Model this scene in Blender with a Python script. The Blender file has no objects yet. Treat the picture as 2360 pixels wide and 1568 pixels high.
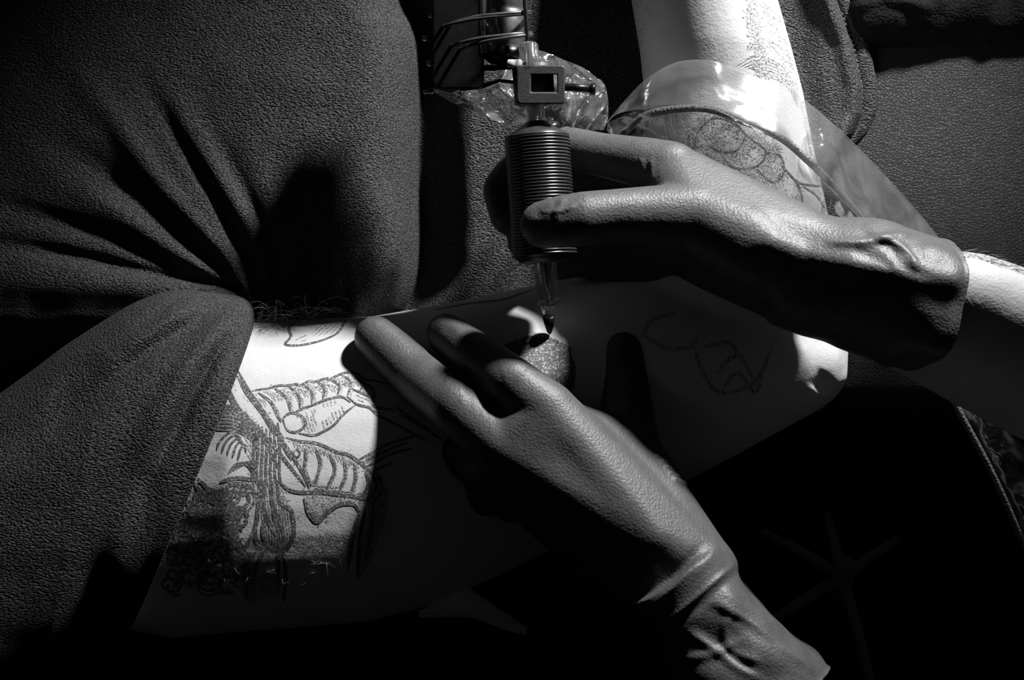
import bpy, bmesh, math, random
import numpy as np
from mathutils import Vector, Matrix, noise
from mathutils.bvhtree import BVHTree

random.seed(7)
rng = np.random.default_rng(7)
scene = bpy.context.scene
COL = scene.collection

# ------------------------------------------------------------------ camera
D = 0.85                    # distance camera -> plane through the upper arm
S = 0.00025                 # metres per photo pixel on that plane
PITCH = math.radians(45)
U = np.array([1.0, 0, 0])
VV = np.array([0, math.sin(PITCH), math.cos(PITCH)])
W = np.array([0, -math.cos(PITCH), math.sin(PITCH)])
T0 = np.array([0, 0, 0.80])
CAM = T0 + W * D

cam_d = bpy.data.cameras.new('camera')
cam = bpy.data.objects.new('camera', cam_d)
COL.objects.link(cam)
cam.matrix_world = Matrix(((U[0], VV[0], W[0], CAM[0]), (U[1], VV[1], W[1], CAM[1]),
                           (U[2], VV[2], W[2], CAM[2]), (0, 0, 0, 1)))
cam_d.sensor_fit = 'HORIZONTAL'
cam_d.sensor_width = 36
cam_d.lens = 36 * (D / S) / 2360
cam_d.clip_start = 0.01
scene.camera = cam


def VW(u, v, w):
    """metres right / up / towards the camera -> world"""
    return T0 + U * u + VV * v + W * w


def P(x, y, w=0.0):
    """w in mm"""
    w = w * 0.001
    k = S * (D - w) / D
    return T0 + U * ((x - 1180) * k) + VV * (-(y - 784) * k) + W * w


def PN(x, y, w):
    """vectorised P -> (n,3)"""
    x = np.asarray(x, float); y = np.asarray(y, float); w = np.asarray(w, float) * 0.001
    k = S * (D - w) / D
    return T0 + np.multiply.outer((x - 1180) * k, U) + np.multiply.outer(-(y - 784) * k, VV) + np.multiply.outer(w, W)


def RP(r, w=0.0):
    return r * S * (D - w * 0.001) / D


# ------------------------------------------------------------------ world, lamp, exposure
world = bpy.data.worlds.new('world')
scene.world = world
world.use_nodes = True
world.node_tree.nodes['Background'].inputs[0].default_value = (1, 1, 1, 1)
world.node_tree.nodes['Background'].inputs[1].default_value = 0.007

LAMP = VW(0.42, 0.80, 0.27)
AIM = VW(0.06, 0.05, 0.0)
ld = bpy.data.lights.new('lamp_light', 'SPOT')
ld.energy = 108
ld.spot_size = math.radians(48)
ld.spot_blend = 1.0
ld.shadow_soft_size = 0.038
lo = bpy.data.objects.new('lamp_light', ld)
COL.objects.link(lo)
lo.location = LAMP
lo.rotation_euler = Vector(AIM - LAMP).to_track_quat('-Z', 'Y').to_euler()

scene.view_settings.view_transform = 'Standard'
scene.view_settings.look = 'None'
scene.view_settings.exposure = 0
scene.view_settings.gamma = 1
scene.view_settings.use_curve_mapping = False
scene.cycles.max_bounces = 8
scene.cycles.transparent_max_bounces = 16


# ------------------------------------------------------------------ materials
def nn(nt, kind, **kw):
    n = nt.nodes.new(kind)
    for k, v in kw.items():
        setattr(n, k, v)
    return n


def base_mat(name, rough=0.6, spec=0.4, metal=0.0):
    m = bpy.data.materials.new(name)
    m.use_nodes = True
    nt = m.node_tree
    b = nt.nodes['Principled BSDF']
    b.inputs['Roughness'].default_value = rough
    b.inputs['Specular IOR Level'].default_value = spec
    b.inputs['Metallic'].default_value = metal
    return m, nt, b


def g(v):
    return (v, v, v, 1)


def surf(name, c0, c1, cscale, rough=0.6, spec=0.4, metal=0.0, bumps=(), rough_var=0.0):
    """colour noise between c0 and c1; bumps = list of (kind, scale, distance_m, strength)"""
    m, nt, b = base_mat(name, rough, spec, metal)
    L = nt.links.new
    tc = nn(nt, 'ShaderNodeTexCoord')
    n = nn(nt, 'ShaderNodeTexNoise')
    n.inputs['Scale'].default_value = cscale
    n.inputs['Detail'].default_value = 3
    L(tc.outputs['Object'], n.inputs['Vector'])
    r = nn(nt, 'ShaderNodeMapRange')
    r.inputs['From Min'].default_value = 0.35
    r.inputs['From Max'].default_value = 0.65
    L(n.outputs['Fac'], r.inputs['Value'])
    mx = nn(nt, 'ShaderNodeMix', data_type='RGBA')
    mx.inputs[6].default_value = g(c0)
    mx.inputs[7].default_value = g(c1)
    L(r.outputs['Result'], mx.inputs[0])
    L(mx.outputs[2], b.inputs['Base Color'])
    prev = None
    for kind, sc, dist, st in bumps:
        if kind == 'noise':
            t = nn(nt, 'ShaderNodeTexNoise'); t.inputs['Scale'].default_value = sc
            t.inputs['Detail'].default_value = 2; out = t.outputs['Fac']
        elif kind == 'cell':
            t = nn(nt, 'ShaderNodeTexVoronoi', feature='F1'); t.inputs['Scale'].default_value = sc
            out = t.outputs['Distance']
        elif kind == 'edge':
            t = nn(nt, 'ShaderNodeTexVoronoi', feature='DISTANCE_TO_EDGE'); t.inputs['Scale'].default_value = sc
            mr = nn(nt, 'ShaderNodeMapRange'); mr.inputs['From Max'].default_value = 0.22
            L(t.outputs['Distance'], mr.inputs['Value']); out = mr.outputs['Result']
        elif kind == 'weave':
            mp = nn(nt, 'ShaderNodeMapping'); mp.inputs['Scale'].default_value = (0.55, 1.0, 1.0)
            L(tc.outputs['Object'], mp.inputs['Vector'])
            t = nn(nt, 'ShaderNodeTexVoronoi', feature='F1'); t.inputs['Scale'].default_value = sc
            L(mp.outputs['Vector'], t.inputs['Vector']); out = t.outputs['Distance']
        if kind != 'weave':
            L(tc.outputs['Object'], t.inputs['Vector'])
        bm_ = nn(nt, 'ShaderNodeBump')
        bm_.inputs['Strength'].default_value = st
        bm_.inputs['Distance'].default_value = dist
        if kind in ('cell', 'weave'):
            bm_.invert = True
        L(out, bm_.inputs['Height'])
        if prev is not None:
            L(prev.outputs['Normal'], bm_.inputs['Normal'])
        prev = bm_
    if prev is not None:
        L(prev.outputs['Normal'], b.inputs['Normal'])
    return m


def film_mat(name, haze=0.07, gloss=0.13, rough=0.08, bump=0.0012):
    m = bpy.data.materials.new(name)
    m.use_nodes = True
    nt = m.node_tree
    L = nt.links.new
    nt.nodes.remove(nt.nodes['Principled BSDF'])
    out = nt.nodes['Material Output']
    tc = nn(nt, 'ShaderNodeTexCoord')
    no = nn(nt, 'ShaderNodeTexNoise'); no.inputs['Scale'].default_value = 45; no.inputs['Detail'].default_value = 4
    L(tc.outputs['Object'], no.inputs['Vector'])
    bp = nn(nt, 'ShaderNodeBump'); bp.inputs['Distance'].default_value = bump; bp.inputs['Strength'].default_value = 0.6
    L(no.outputs['Fac'], bp.inputs['Height'])
    tr = nn(nt, 'ShaderNodeBsdfTransparent'); tr.inputs[0].default_value = g(0.97)
    gl = nn(nt, 'ShaderNodeBsdfGlossy'); gl.inputs['Roughness'].default_value = rough; gl.inputs[0].default_value = g(1)
    df = nn(nt, 'ShaderNodeBsdfDiffuse'); df.inputs[0].default_value = g(0.8)
    tl = nn(nt, 'ShaderNodeBsdfTranslucent'); tl.inputs[0].default_value = g(0.8)
    L(bp.outputs['Normal'], gl.inputs['Normal'])
    a = nn(nt, 'ShaderNodeMixShader'); a.inputs[0].default_value = 0.5
    L(df.outputs[0], a.inputs[1]); L(tl.outputs[0], a.inputs[2])
    h = nn(nt, 'ShaderNodeMixShader')
    hz = nn(nt, 'ShaderNodeTexNoise'); hz.inputs['Scale'].default_value = 30; hz.inputs['Detail'].default_value = 5; hz.inputs['Distortion'].default_value = 1.5
    L(tc.outputs['Object'], hz.inputs['Vector'])
    hr = nn(nt, 'ShaderNodeMapRange'); hr.inputs['From Min'].default_value = 0.3; hr.inputs['From Max'].default_value = 0.7
    hr.inputs['To Min'].default_value = haze * 0.35; hr.inputs['To Max'].default_value = haze * 1.6
    L(hz.outputs['Fac'], hr.inputs['Value']); L(hr.outputs['Result'], h.inputs[0])
    L(tr.outputs[0], h.inputs[1]); L(a.outputs[0], h.inputs[2])
    lw = nn(nt, 'ShaderNodeFresnel'); lw.inputs['IOR'].default_value = 1.5
    ad = nn(nt, 'ShaderNodeMath', operation='MULTIPLY_ADD'); ad.inputs[1].default_value = 0.55; ad.inputs[2].default_value = gloss - 0.02
    L(lw.outputs[0], ad.inputs[0])
    k = nn(nt, 'ShaderNodeMixShader')
    mn = nn(nt, 'ShaderNodeMath', operation='MINIMUM'); mn.inputs[1].default_value = 0.4
    L(ad.outputs[0], mn.inputs[0])
    L(mn.outputs[0], k.inputs[0]); L(h.outputs[0], k.inputs[1]); L(gl.outputs[0], k.inputs[2])
    L(k.outputs[0], out.inputs['Surface'])
    return m


def ink_mat(name, skin, ink, lo, hi, scale):
    m, nt, b = base_mat(name, 0.55, 0.3)
    L = nt.links.new
    tc = nn(nt, 'ShaderNodeTexCoord')
    n = nn(nt, 'ShaderNodeTexNoise'); n.inputs['Scale'].default_value = scale; n.inputs['Detail'].default_value = 2
    L(tc.outputs['Object'], n.inputs['Vector'])
    r = nn(nt, 'ShaderNodeMapRange'); r.inputs['From Min'].default_value = lo; r.inputs['From Max'].default_value = hi
    L(n.outputs['Fac'], r.inputs['Value'])
    mx = nn(nt, 'ShaderNodeMix', data_type='RGBA'); mx.inputs[6].default_value = g(skin); mx.inputs[7].default_value = g(ink)
    L(r.outputs['Result'], mx.inputs[0]); L(mx.outputs[2], b.inputs['Base Color'])
    return m


SKIN = 0.62
M = {}
M['skin'] = surf('pale_skin', SKIN * 0.96, SKIN * 1.04, 60, 0.5, 0.35, bumps=(('noise', 900, 0.00025, 0.5), ('noise', 250, 0.0004, 0.35)))
M['skin2'] = surf('forearm_skin', 0.36, 0.40, 60, 0.5, 0.35, bumps=(('noise', 700, 0.0004, 0.6), ('noise', 200, 0.0006, 0.4)))
M['ink'] = ink_mat('tattoo_ink', SKIN, 0.10, 0.22, 0.50, 900)
M['ink_soft'] = ink_mat('tattoo_grey_wash', SKIN, 0.10, 0.38, 0.66, 1100)
M['shirt'] = surf('shirt_knit', 0.008, 0.080, 1000, 0.9, 0.15, bumps=(('weave', 1000, 0.0010, 0.9),))
M['trousers'] = surf('trouser_cloth', 0.006, 0.014, 700, 0.95, 0.05, bumps=(('cell', 600, 0.0006, 0.7),))
M['thread'] = surf('hem_thread', 0.10, 0.16, 900, 0.9, 0.1)
M['glove'] = surf('black_nitrile', 0.056, 0.068, 200, 0.5, 0.4, bumps=(('noise', 800, 0.0005, 0.55), ('cell', 650, 0.0003, 0.4)))
M['leather'] = surf('chair_leather', 0.014, 0.019, 150, 0.55, 0.2, bumps=(('edge', 520, 0.0005, 0.45), ('noise', 60, 0.001, 0.3)))
M['black'] = surf('black_plastic', 0.003, 0.005, 200, 0.35, 0.3, bumps=(('noise', 1500, 0.0002, 0.4),))
M['clamp'] = surf('moulded_black_plastic', 0.018, 0.026, 400, 0.5, 0.45, bumps=(('noise', 1300, 0.0003, 0.5),))
M['motor'] = surf('motor_metal', 0.20, 0.28, 300, 0.34, 0.5, 0.85, bumps=(('noise', 700, 0.0001, 0.4),))
M['steel'] = surf('polished_steel', 0.62, 0.72, 200, 0.16, 0.5, 1.0)
M['rubber'] = surf('black_rubber', 0.03, 0.05, 300, 0.35, 0.5)
M['grip'] = surf('grip_rubber', 0.02, 0.028, 300, 0.32, 0.5)
M['cord'] = surf('cord_braid', 0.12, 0.2, 900, 0.6, 0.4, bumps=(('cell', 700, 0.0008, 0.8),))
M['paper'] = surf('paper_towel', 0.78, 0.88, 250, 0.9, 0.1, bumps=(('cell', 500, 0.0004, 0.5),))
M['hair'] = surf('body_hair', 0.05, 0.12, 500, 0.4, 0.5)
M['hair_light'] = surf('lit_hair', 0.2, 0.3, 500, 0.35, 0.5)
M['floor'] = surf('dark_floor', 0.010, 0.018, 12, 0.6, 0.2, bumps=(('noise', 40, 0.001, 0.3),))
M['base'] = surf('dull_metal', 0.26, 0.32, 50, 0.5, 0.4)
M['film'] = film_mat('clear_film', 0.075, 0.12, 0.13, 0.0006)
M['film_thin'] = film_mat('thin_clear_film', 0.02, 0.06, 0.08, 0.0015)
M['stem'] = film_mat('cloudy_plastic', 0.45, 0.2, 0.1, 0.0005)
M['bag'] = film_mat('crumpled_film', 0.08, 0.28, 0.07, 0.002)
M['clear'] = film_mat('clear_plastic', 0.12, 0.22, 0.06, 0.0003)
M['clear_dark'] = film_mat('clear_tip_plastic', 0.004, 0.06, 0.05, 0.0002)
M['white_plastic'] = surf('white_plastic', 0.6, 0.7, 100, 0.35, 0.5)


# ------------------------------------------------------------------ object helpers
ORIG = {}


def root(name, label, cat, loc, group=None):
    o = bpy.data.objects.new(name, None)
    o.empty_display_size = 0.02
    COL.objects.link(o)
    o.location = Vector(loc)
    ORIG[o.name] = np.array(loc, float)
    o['label'] = label
    o['category'] = cat
    if group:
        o['group'] = group
    return o


def add(name, verts, faces, mat, parent=None, smooth=True, origin=None, label=None):
    """link one mesh object; verts are world coordinates"""
    verts = np.asarray(verts, float)
    if parent is not None:
        og = ORIG[parent.name]
    else:
        og = np.zeros(3) if origin is None else np.asarray(origin, float)
    me = bpy.data.meshes.new(name)
    me.from_pydata((verts - og).tolist(), [], faces if isinstance(faces, list) else faces.tolist())
    me.materials.append(mat)
    if smooth:
        me.polygons.foreach_set('use_smooth', [True] * len(me.polygons))
    me.update()
    o = bpy.data.objects.new(name, me)
    COL.objects.link(o)
    if parent is not None:
        o.parent = parent
    else:
        o.location = Vector(og)
    ORIG[o.name] = og
    if label:
        o['label'] = label
    return o


def tag(o, label, cat, group=None, kind=None):
    if label: o['label'] = label
    if cat: o['category'] = cat
    if group: o['group'] = group
    if kind: o['kind'] = kind
    return o


class MB:
    """collects vertices and faces of one mesh (world coordinates)"""
    def __init__(s):
        s.v = []; s.f = []

    def addm(s, v, f):
        o = len(s.v)
        s.v.extend([tuple(p) for p in v])
        s.f.extend([[i + o for i in q] for q in f])

    def rings(s, rings, cap=True, closed=True):
        n = len(rings[0]); o = len(s.v)
        for r in rings:
            s.v.extend([tuple(p) for p in r])
        m = n if closed else n - 1
        for i in range(len(rings) - 1):
            for j in range(m):
                a = o + i * n + j; b = o + i * n + (j + 1) % n
                s.f.append([a, b, b + n, a + n])
        if cap:
            s.f.append([o + j for j in range(n)][::-1])
            s.f.append([o + (len(rings) - 1) * n + j for j in range(n)])

    def tube(s, pts, r, n=10, cap=True):
        pts = [np.asarray(p, float) for p in pts]
        rs = r if hasattr(r, '__len__') else [r] * len(pts)
        rings = []
        t0 = None; nrm = None
        for i, p in enumerate(pts):
            t = pts[min(i + 1, len(pts) - 1)] - pts[max(i - 1, 0)]
            t = t / (np.linalg.norm(t) + 1e-12)
            if nrm is None:
                a = np.array([0, 0, 1.0]) if abs(t[2]) < 0.9 else np.array([1.0, 0, 0])
                nrm = np.cross(t, a)
            nrm = nrm - t * nrm.dot(t); nrm /= np.linalg.norm(nrm)
            b = np.cross(t, nrm)
            rings.append([p + rs[i] * (math.cos(q) * nrm + math.sin(q) * b) for q in np.linspace(0, 2 * math.pi, n, endpoint=False)])
        s.rings(rings, cap)

    def lathe(s, p0, axis, prof, n=40, cap=True):
        """prof = list of (distance along axis, radius) in metres"""
        axis = np.asarray(axis, float); axis = axis / np.linalg.norm(axis)
        a = np.cross(axis, W); a /= np.linalg.norm(a)
        b = np.cross(axis, a)
        s.rings([[p0 + axis * h + r * (math.cos(q) * a + math.sin(q) * b) for q in np.linspace(0, 2 * math.pi, n, endpoint=False)] for h, r in prof], cap)

    def hull(s, spheres, seg=2):
        bm = bmesh.new()
        for (x, y, w, r) in spheres:
            c = P(x, y, w)
            bmesh.ops.create_icosphere(bm, subdivisions=seg, radius=RP(r, w), matrix=Matrix.Translation(Vector(c)))
        for f in list(bm.faces):
            bm.faces.remove(f)
        for e in list(bm.edges):
            bm.edges.remove(e)
        bmesh.ops.convex_hull(bm, input=bm.verts, use_existing_faces=False)
        loose = [v for v in bm.verts if not v.link_faces]
        bmesh.ops.delete(bm, geom=loose, context='VERTS')
        bm.verts.index_update()
        s.addm([tuple(v.co) for v in bm.verts], [[v.index for v in f.verts] for f in bm.faces])
        bm.free()

    def chain(s, pts, seg=2):
        for a, b in zip(pts[:-1], pts[1:]):
            s.hull([a, b], seg)

    def sections(s, secs, n=36, pw=2.0):
        """secs: (ax,ay,bx,by,wc,half_depth_mm[,wtilt_mm])"""
        rings = []
        for q in secs:
            ax, ay, bx, by, wc, hd = q[:6]
            tl = q[6] if len(q) > 6 else 0
            A = P(ax, ay, wc + tl); B = P(bx, by, wc - tl)
            c = (A + B) / 2; h = (A - B) / 2
            ring = []
            for t in np.linspace(0, 2 * math.pi, n, endpoint=False):
                ct, st = math.cos(t), math.sin(t)
                ct = math.copysign(abs(ct) ** (2 / pw), ct); st = math.copysign(abs(st) ** (2 / pw), st)
                ring.append(c + h * ct + W * (hd * 0.001 * st))
            rings.append(ring)
        s.rings(rings)

    def arrays(s):
        return np.array(s.v, float), s.f

    def build(s, name, mat, parent=None, **kw):
        return add(name, *s.arrays(), mat, parent, **kw)


def remesh(mb, voxel, smooth_it=6):
    """union of closed pieces as one continuous surface -> numpy verts, faces(list)"""
    v, f = mb.arrays()
    me = bpy.data.meshes.new('tmp')
    bm = bmesh.new()
    bv = [bm.verts.new(p) for p in v]
    for q in f:
        try:
            bm.faces.new([bv[i] for i in q])
        except ValueError:
            pass
    bmesh.ops.recalc_face_normals(bm, faces=bm.faces)
    bm.to_mesh(me); bm.free()
    o = bpy.data.objects.new('tmp', me)
    COL.objects.link(o)
    md = o.modifiers.new('r', 'REMESH'); md.mode = 'VOXEL'; md.voxel_size = voxel
    dg = bpy.context.evaluated_depsgraph_get()
    ev = bpy.data.meshes.new_from_object(o.evaluated_get(dg))
    n = len(ev.vertices)
    vv = np.empty(n * 3); ev.vertices.foreach_get('co', vv); vv = vv.reshape(-1, 3)
    ne = len(ev.edges); ee = np.empty(ne * 2, int); ev.edges.foreach_get('vertices', ee); ee = ee.reshape(-1, 2)
    faces = [list(p.vertices) for p in ev.polygons]
    bpy.data.objects.remove(o); bpy.data.meshes.remove(me); bpy.data.meshes.remove(ev)
    vv = relax(vv, ee, smooth_it)
    return vv, faces, ee


def relax(v, e, it, lam=0.6):
    deg = np.bincount(e.ravel(), minlength=len(v)).astype(float)[:, None]
    deg[deg == 0] = 1
    for k in range(it):
        acc = np.stack([np.bincount(e[:, 0], v[e[:, 1], c], len(v)) + np.bincount(e[:, 1], v[e[:, 0], c], len(v)) for c in range(3)], 1)
        v = v + lam * (acc / deg - v)
    return v


def normals(v, faces):
    f = np.array([q[:4] if len(q) >= 4 else q + [q[-1]] for q in faces])
    n = np.cross(v[f[:, 2]] - v[f[:, 0]], v[f[:, 3]] - v[f[:, 1]])
    out = np.zeros_like(v)
    for c in range(4):
        for k in range(3):
            out[:, k] += np.bincount(f[:, c], n[:, k], len(v))
    return out / (np.linalg.norm(out, axis=1, keepdims=True) + 1e-12)


def to_px(v):
    d = v - T0
    u = d @ U; y = d @ VV; w = d @ W
    k = S * (D - w) / D
    return 1180 + u / k, 784 - y / k, w * 1000


def spline(pts, step=4.0):
    """Catmull-Rom through px points (any dimension), resampled"""
    p = np.asarray(pts, float)
    if len(p) == 2:
        n = max(2, int(np.linalg.norm(p[1, :2] - p[0, :2]) / step) + 1)
        return np.linspace(p[0], p[1], n)
    q = np.vstack([2 * p[0] - p[1], p, 2 * p[-1] - p[-2]])
    out = []
    for i in range(1, len(q) - 2):
        n = max(2, int(np.linalg.norm(q[i + 1, :2] - q[i, :2]) / step))
        for t in np.linspace(0, 1, n, endpoint=False):
            out.append(0.5 * ((2 * q[i]) + (-q[i - 1] + q[i + 1]) * t + (2 * q[i - 1] - 5 * q[i] + 4 * q[i + 1] - q[i + 2]) * t * t
                              + (-q[i - 1] + 3 * q[i] - 3 * q[i + 1] + q[i + 2]) * t ** 3))
    out.append(q[-2])
    return np.array(out)


def poly_dist(x, y, poly):
    """distance in px to a polyline, and position 0..1 along it"""
    poly = np.asarray(poly, float)
    L = np.r_[0, np.cumsum(np.linalg.norm(np.diff(poly[:, :2], axis=0), axis=1))]
    best = np.full(np.shape(x), 1e9); tt = np.zeros(np.shape(x))
    for i in range(len(poly) - 1):
        a = poly[i]; d = poly[i + 1] - a; l2 = d[0] ** 2 + d[1] ** 2
        t = np.clip(((x - a[0]) * d[0] + (y - a[1]) * d[1]) / l2, 0, 1)
        ds = np.hypot(x - a[0] - t * d[0], y - a[1] - t * d[1])
        m = ds < best
        best = np.where(m, ds, best)
        tt = np.where(m, (L[i] + t * math.sqrt(l2)) / L[-1], tt)
    return best, tt


def sstep(a, b, x):
    t = np.clip((x - a) / (b - a), 0, 1)
    return t * t * (3 - 2 * t)


def nz(v, scale, seed=0.0, octaves=3):
    return np.array([noise.fractal(Vector((p[0] * scale + seed, p[1] * scale, p[2] * scale)), 0.6, 2.0, octaves) for p in v])


def crease(v, faces, poly, width, amp, front=True, fade=True):
    """raise (+) or sink (-) a fold along a px polyline on the camera-facing side; amp in mm"""
    n = normals(v, faces)
    x, y, w = to_px(v)
    d, t = poly_dist(x, y, spline(poly, 8))
    a = np.exp(-(d / width) ** 2) * amp * 0.001
    if fade:
        a = a * np.clip(np.minimum(t, 1 - t) * 6 + 0.05, 0, 1)
    if front:
        a = a * np.clip((n @ W + 0.25) * 3, 0, 1)
    return v + n * a[:, None]


def grid_faces(nr, nc):
    i, j = np.meshgrid(np.arange(nr - 1), np.arange(nc - 1), indexing='ij')
    a = (i * nc + j).ravel()
    return np.stack([a, a + nc, a + nc + 1, a + 1], 1).tolist()


def solid_sheet(name, X, Y, Wm, mat, parent, back=-150, **kw):
    """height field over px with a closed back so it is a body, not a card"""
    nr, nc = X.shape
    v = PN(X.ravel(), Y.ravel(), Wm.ravel())
    f = grid_faces(nr, nc)
    idx = np.arange(nr * nc).reshape(nr, nc)
    loop = np.r_[idx[0, :-1], idx[:-1, -1], idx[-1, :0:-1], idx[:0:-1, 0]]
    bv = v[loop] + np.multiply.outer(np.minimum(0, (back - Wm.ravel()[loop])) * 0.001, W)
    o = len(v); n = len(loop)
    v = np.vstack([v, bv])
    for k in range(n):
        f.append([int(loop[k]), int(loop[(k + 1) % n]), o + (k + 1) % n, o + k])
    f.append([o + k for k in range(n)])
    return add(name, v, f, mat, parent, **kw)


def box(mb, x0, x1, y0, y1, w0, w1, bev=0):
    """px box standing between depths w0..w1 with clipped corners"""
    b = bev
    prof = [(x0 + b, y0), (x1 - b, y0), (x1, y0 + b), (x1, y1 - b), (x1 - b, y1), (x0 + b, y1), (x0, y1 - b), (x0, y0 + b)] if b else \
        [(x0, y0), (x1, y0), (x1, y1), (x0, y1)]
    cx, cy = (x0 + x1) / 2, (y0 + y1) / 2
    ins = [(cx + (x - cx) * (1 - 2 * b / (x1 - x0 + 1e-6) * 0.5), cy + (y - cy) * (1 - 2 * b / (y1 - y0 + 1e-6) * 0.5)) for x, y in prof]
    e = b * 0.25 * 0.6
    rg = [[P(x, y, w0) for x, y in ins], [P(x, y, w0 + e) for x, y in prof], [P(x, y, w1 - e) for x, y in prof], [P(x, y, w1) for x, y in ins]]
    if not b:
        rg = [rg[1], rg[2]]
    mb.rings(rg)


# ================================================================== SETTING
fl = add('floor', [(-3, -3, 0), (3, -3, 0), (3, 3, 0), (-3, 3, 0)], [[0, 1, 2, 3]], M['floor'], smooth=False)
fl['kind'] = 'structure'

# ================================================================== CHAIR
def on_height(x, y, z):
    a = CAM; d = P(x, y, 0) - CAM
    return a + d * ((z - a[2]) / d[2])


chair = root('tattoo_chair', 'dark pebbled leather tattoo chair under the reclining client', 'chair', (0.05, 0.12, 0.0))
# big seat cushion on the right, rounded over at its near edge
ys = np.linspace(40, 1130, 150); xs = np.linspace(1330, 2560, 150)
X, Y = np.meshgrid(xs, ys)
Wm = -92 + 20 * np.exp(-((Y - 560) / 420) ** 2) + 14 * np.exp(-((X - 2350) / 420) ** 2)
Wm = Wm - 130 * np.clip((Y - 880) / 250, 0, 1) ** 2
Wm = Wm - 40 * np.clip((1500 - X) / 170, 0, 1) ** 2
solid_sheet('seat_cushion', X, Y, Wm, M['leather'], chair, back=-260)
# armrest pad beneath the upper arm
ys = np.linspace(900, 1720, 90); xs = np.linspace(150, 1560, 120)
X, Y = np.meshgrid(xs, ys)
Wm = -62 - 60 * np.clip((Y - 1440) / 280, 0, 1) ** 2 - 50 * np.clip((X - 1380) / 180, 0, 1) ** 2 - 30 * np.clip((330 - X) / 180, 0, 1) ** 2
solid_sheet('armrest_pad', X, Y, Wm, M['leather'], chair, back=-230)
mb = MB()
pc = np.array([0.05, 0.12, 0.0])
mb.lathe(pc, (0, 0, 1), [(0.0, 0.26), (0.03, 0.26), (0.045, 0.24), (0.05, 0.05), (0.50, 0.05)], 32)
mb.build('pedestal', M['black'], chair)

# ================================================================== CLIENT
client = root('person', 'reclining person in dark T-shirt with one bent tattooed arm laid out', 'person', P(1000, 1100, -80))
# ---- body: upper arm, elbow and forearm as one continuous surface
mb = MB()
mb.sections([(330, 860, 250, 1440, -30, 44, -12), (450, 760, 400, 1470, -28, 50, -14), (575, 738, 560, 1455, -22, 58, -10), (850, 730, 850, 1432, -19, 58, -8),
             (1000, 705, 1010, 1390, -19, 57, -7), (1225, 658, 1260, 1275, -20, 52, -5), (1480, 610, 1500, 1152, -24, 47, -3),
             (1700, 600, 1690, 1052, -26, 44), (1830, 640, 1830, 975, -28, 40), (1915, 720, 1895, 940, -28, 30), (1948, 790, 1930, 900, -28, 14)])
mb.sections([(1420, -520, 1650, -520, -34, 22, -8), (1425, -220, 1770, -220, -14, 33, -10), (1455, 0, 1790, 0, -8, 36, -11), (1475, 120, 1824, 120, -8, 37, -11), (1485, 220, 1850, 220, -10, 38, -10),
             (1480, 350, 1874, 350, -14, 41, -6), (1470, 490, 1905, 490, -18, 43, -3), (1460, 650, 1935, 650, -22, 44), (1560, 800, 1953, 800, -27, 40),
             (1700, 880, 1950, 880, -28, 30)])
mb.hull([(1885, 800, -30, 66), (1880, 870, -30, 66), (1780, 860, -26, 90)], 3)
cv, cf, ce = remesh(mb, 0.0016, 10)
# elbow dimple, biceps softness
cv = crease(cv, cf, [(1890, 905), (1905, 880), (1915, 868)], 22, -2.5)
add('body', cv, cf, M['skin'], client)
ARM = BVHTree.FromPolygons([Vector(p) for p in cv], cf)
CAMV = Vector(CAM)


def hit(x, y, bvh=None):
    d = Vector(P(x, y, 0)) - CAMV
    d.normalize()
    loc, nrm, i, dist = (bvh or ARM).ray_cast(CAMV, d)
    if loc is None:
        return None
    return np.array(loc), np.array(nrm)


def arm_w(x, y):
    h = hit(x, y)
    return None if h is None else to_px(h[0][None])[2][0]


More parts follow.
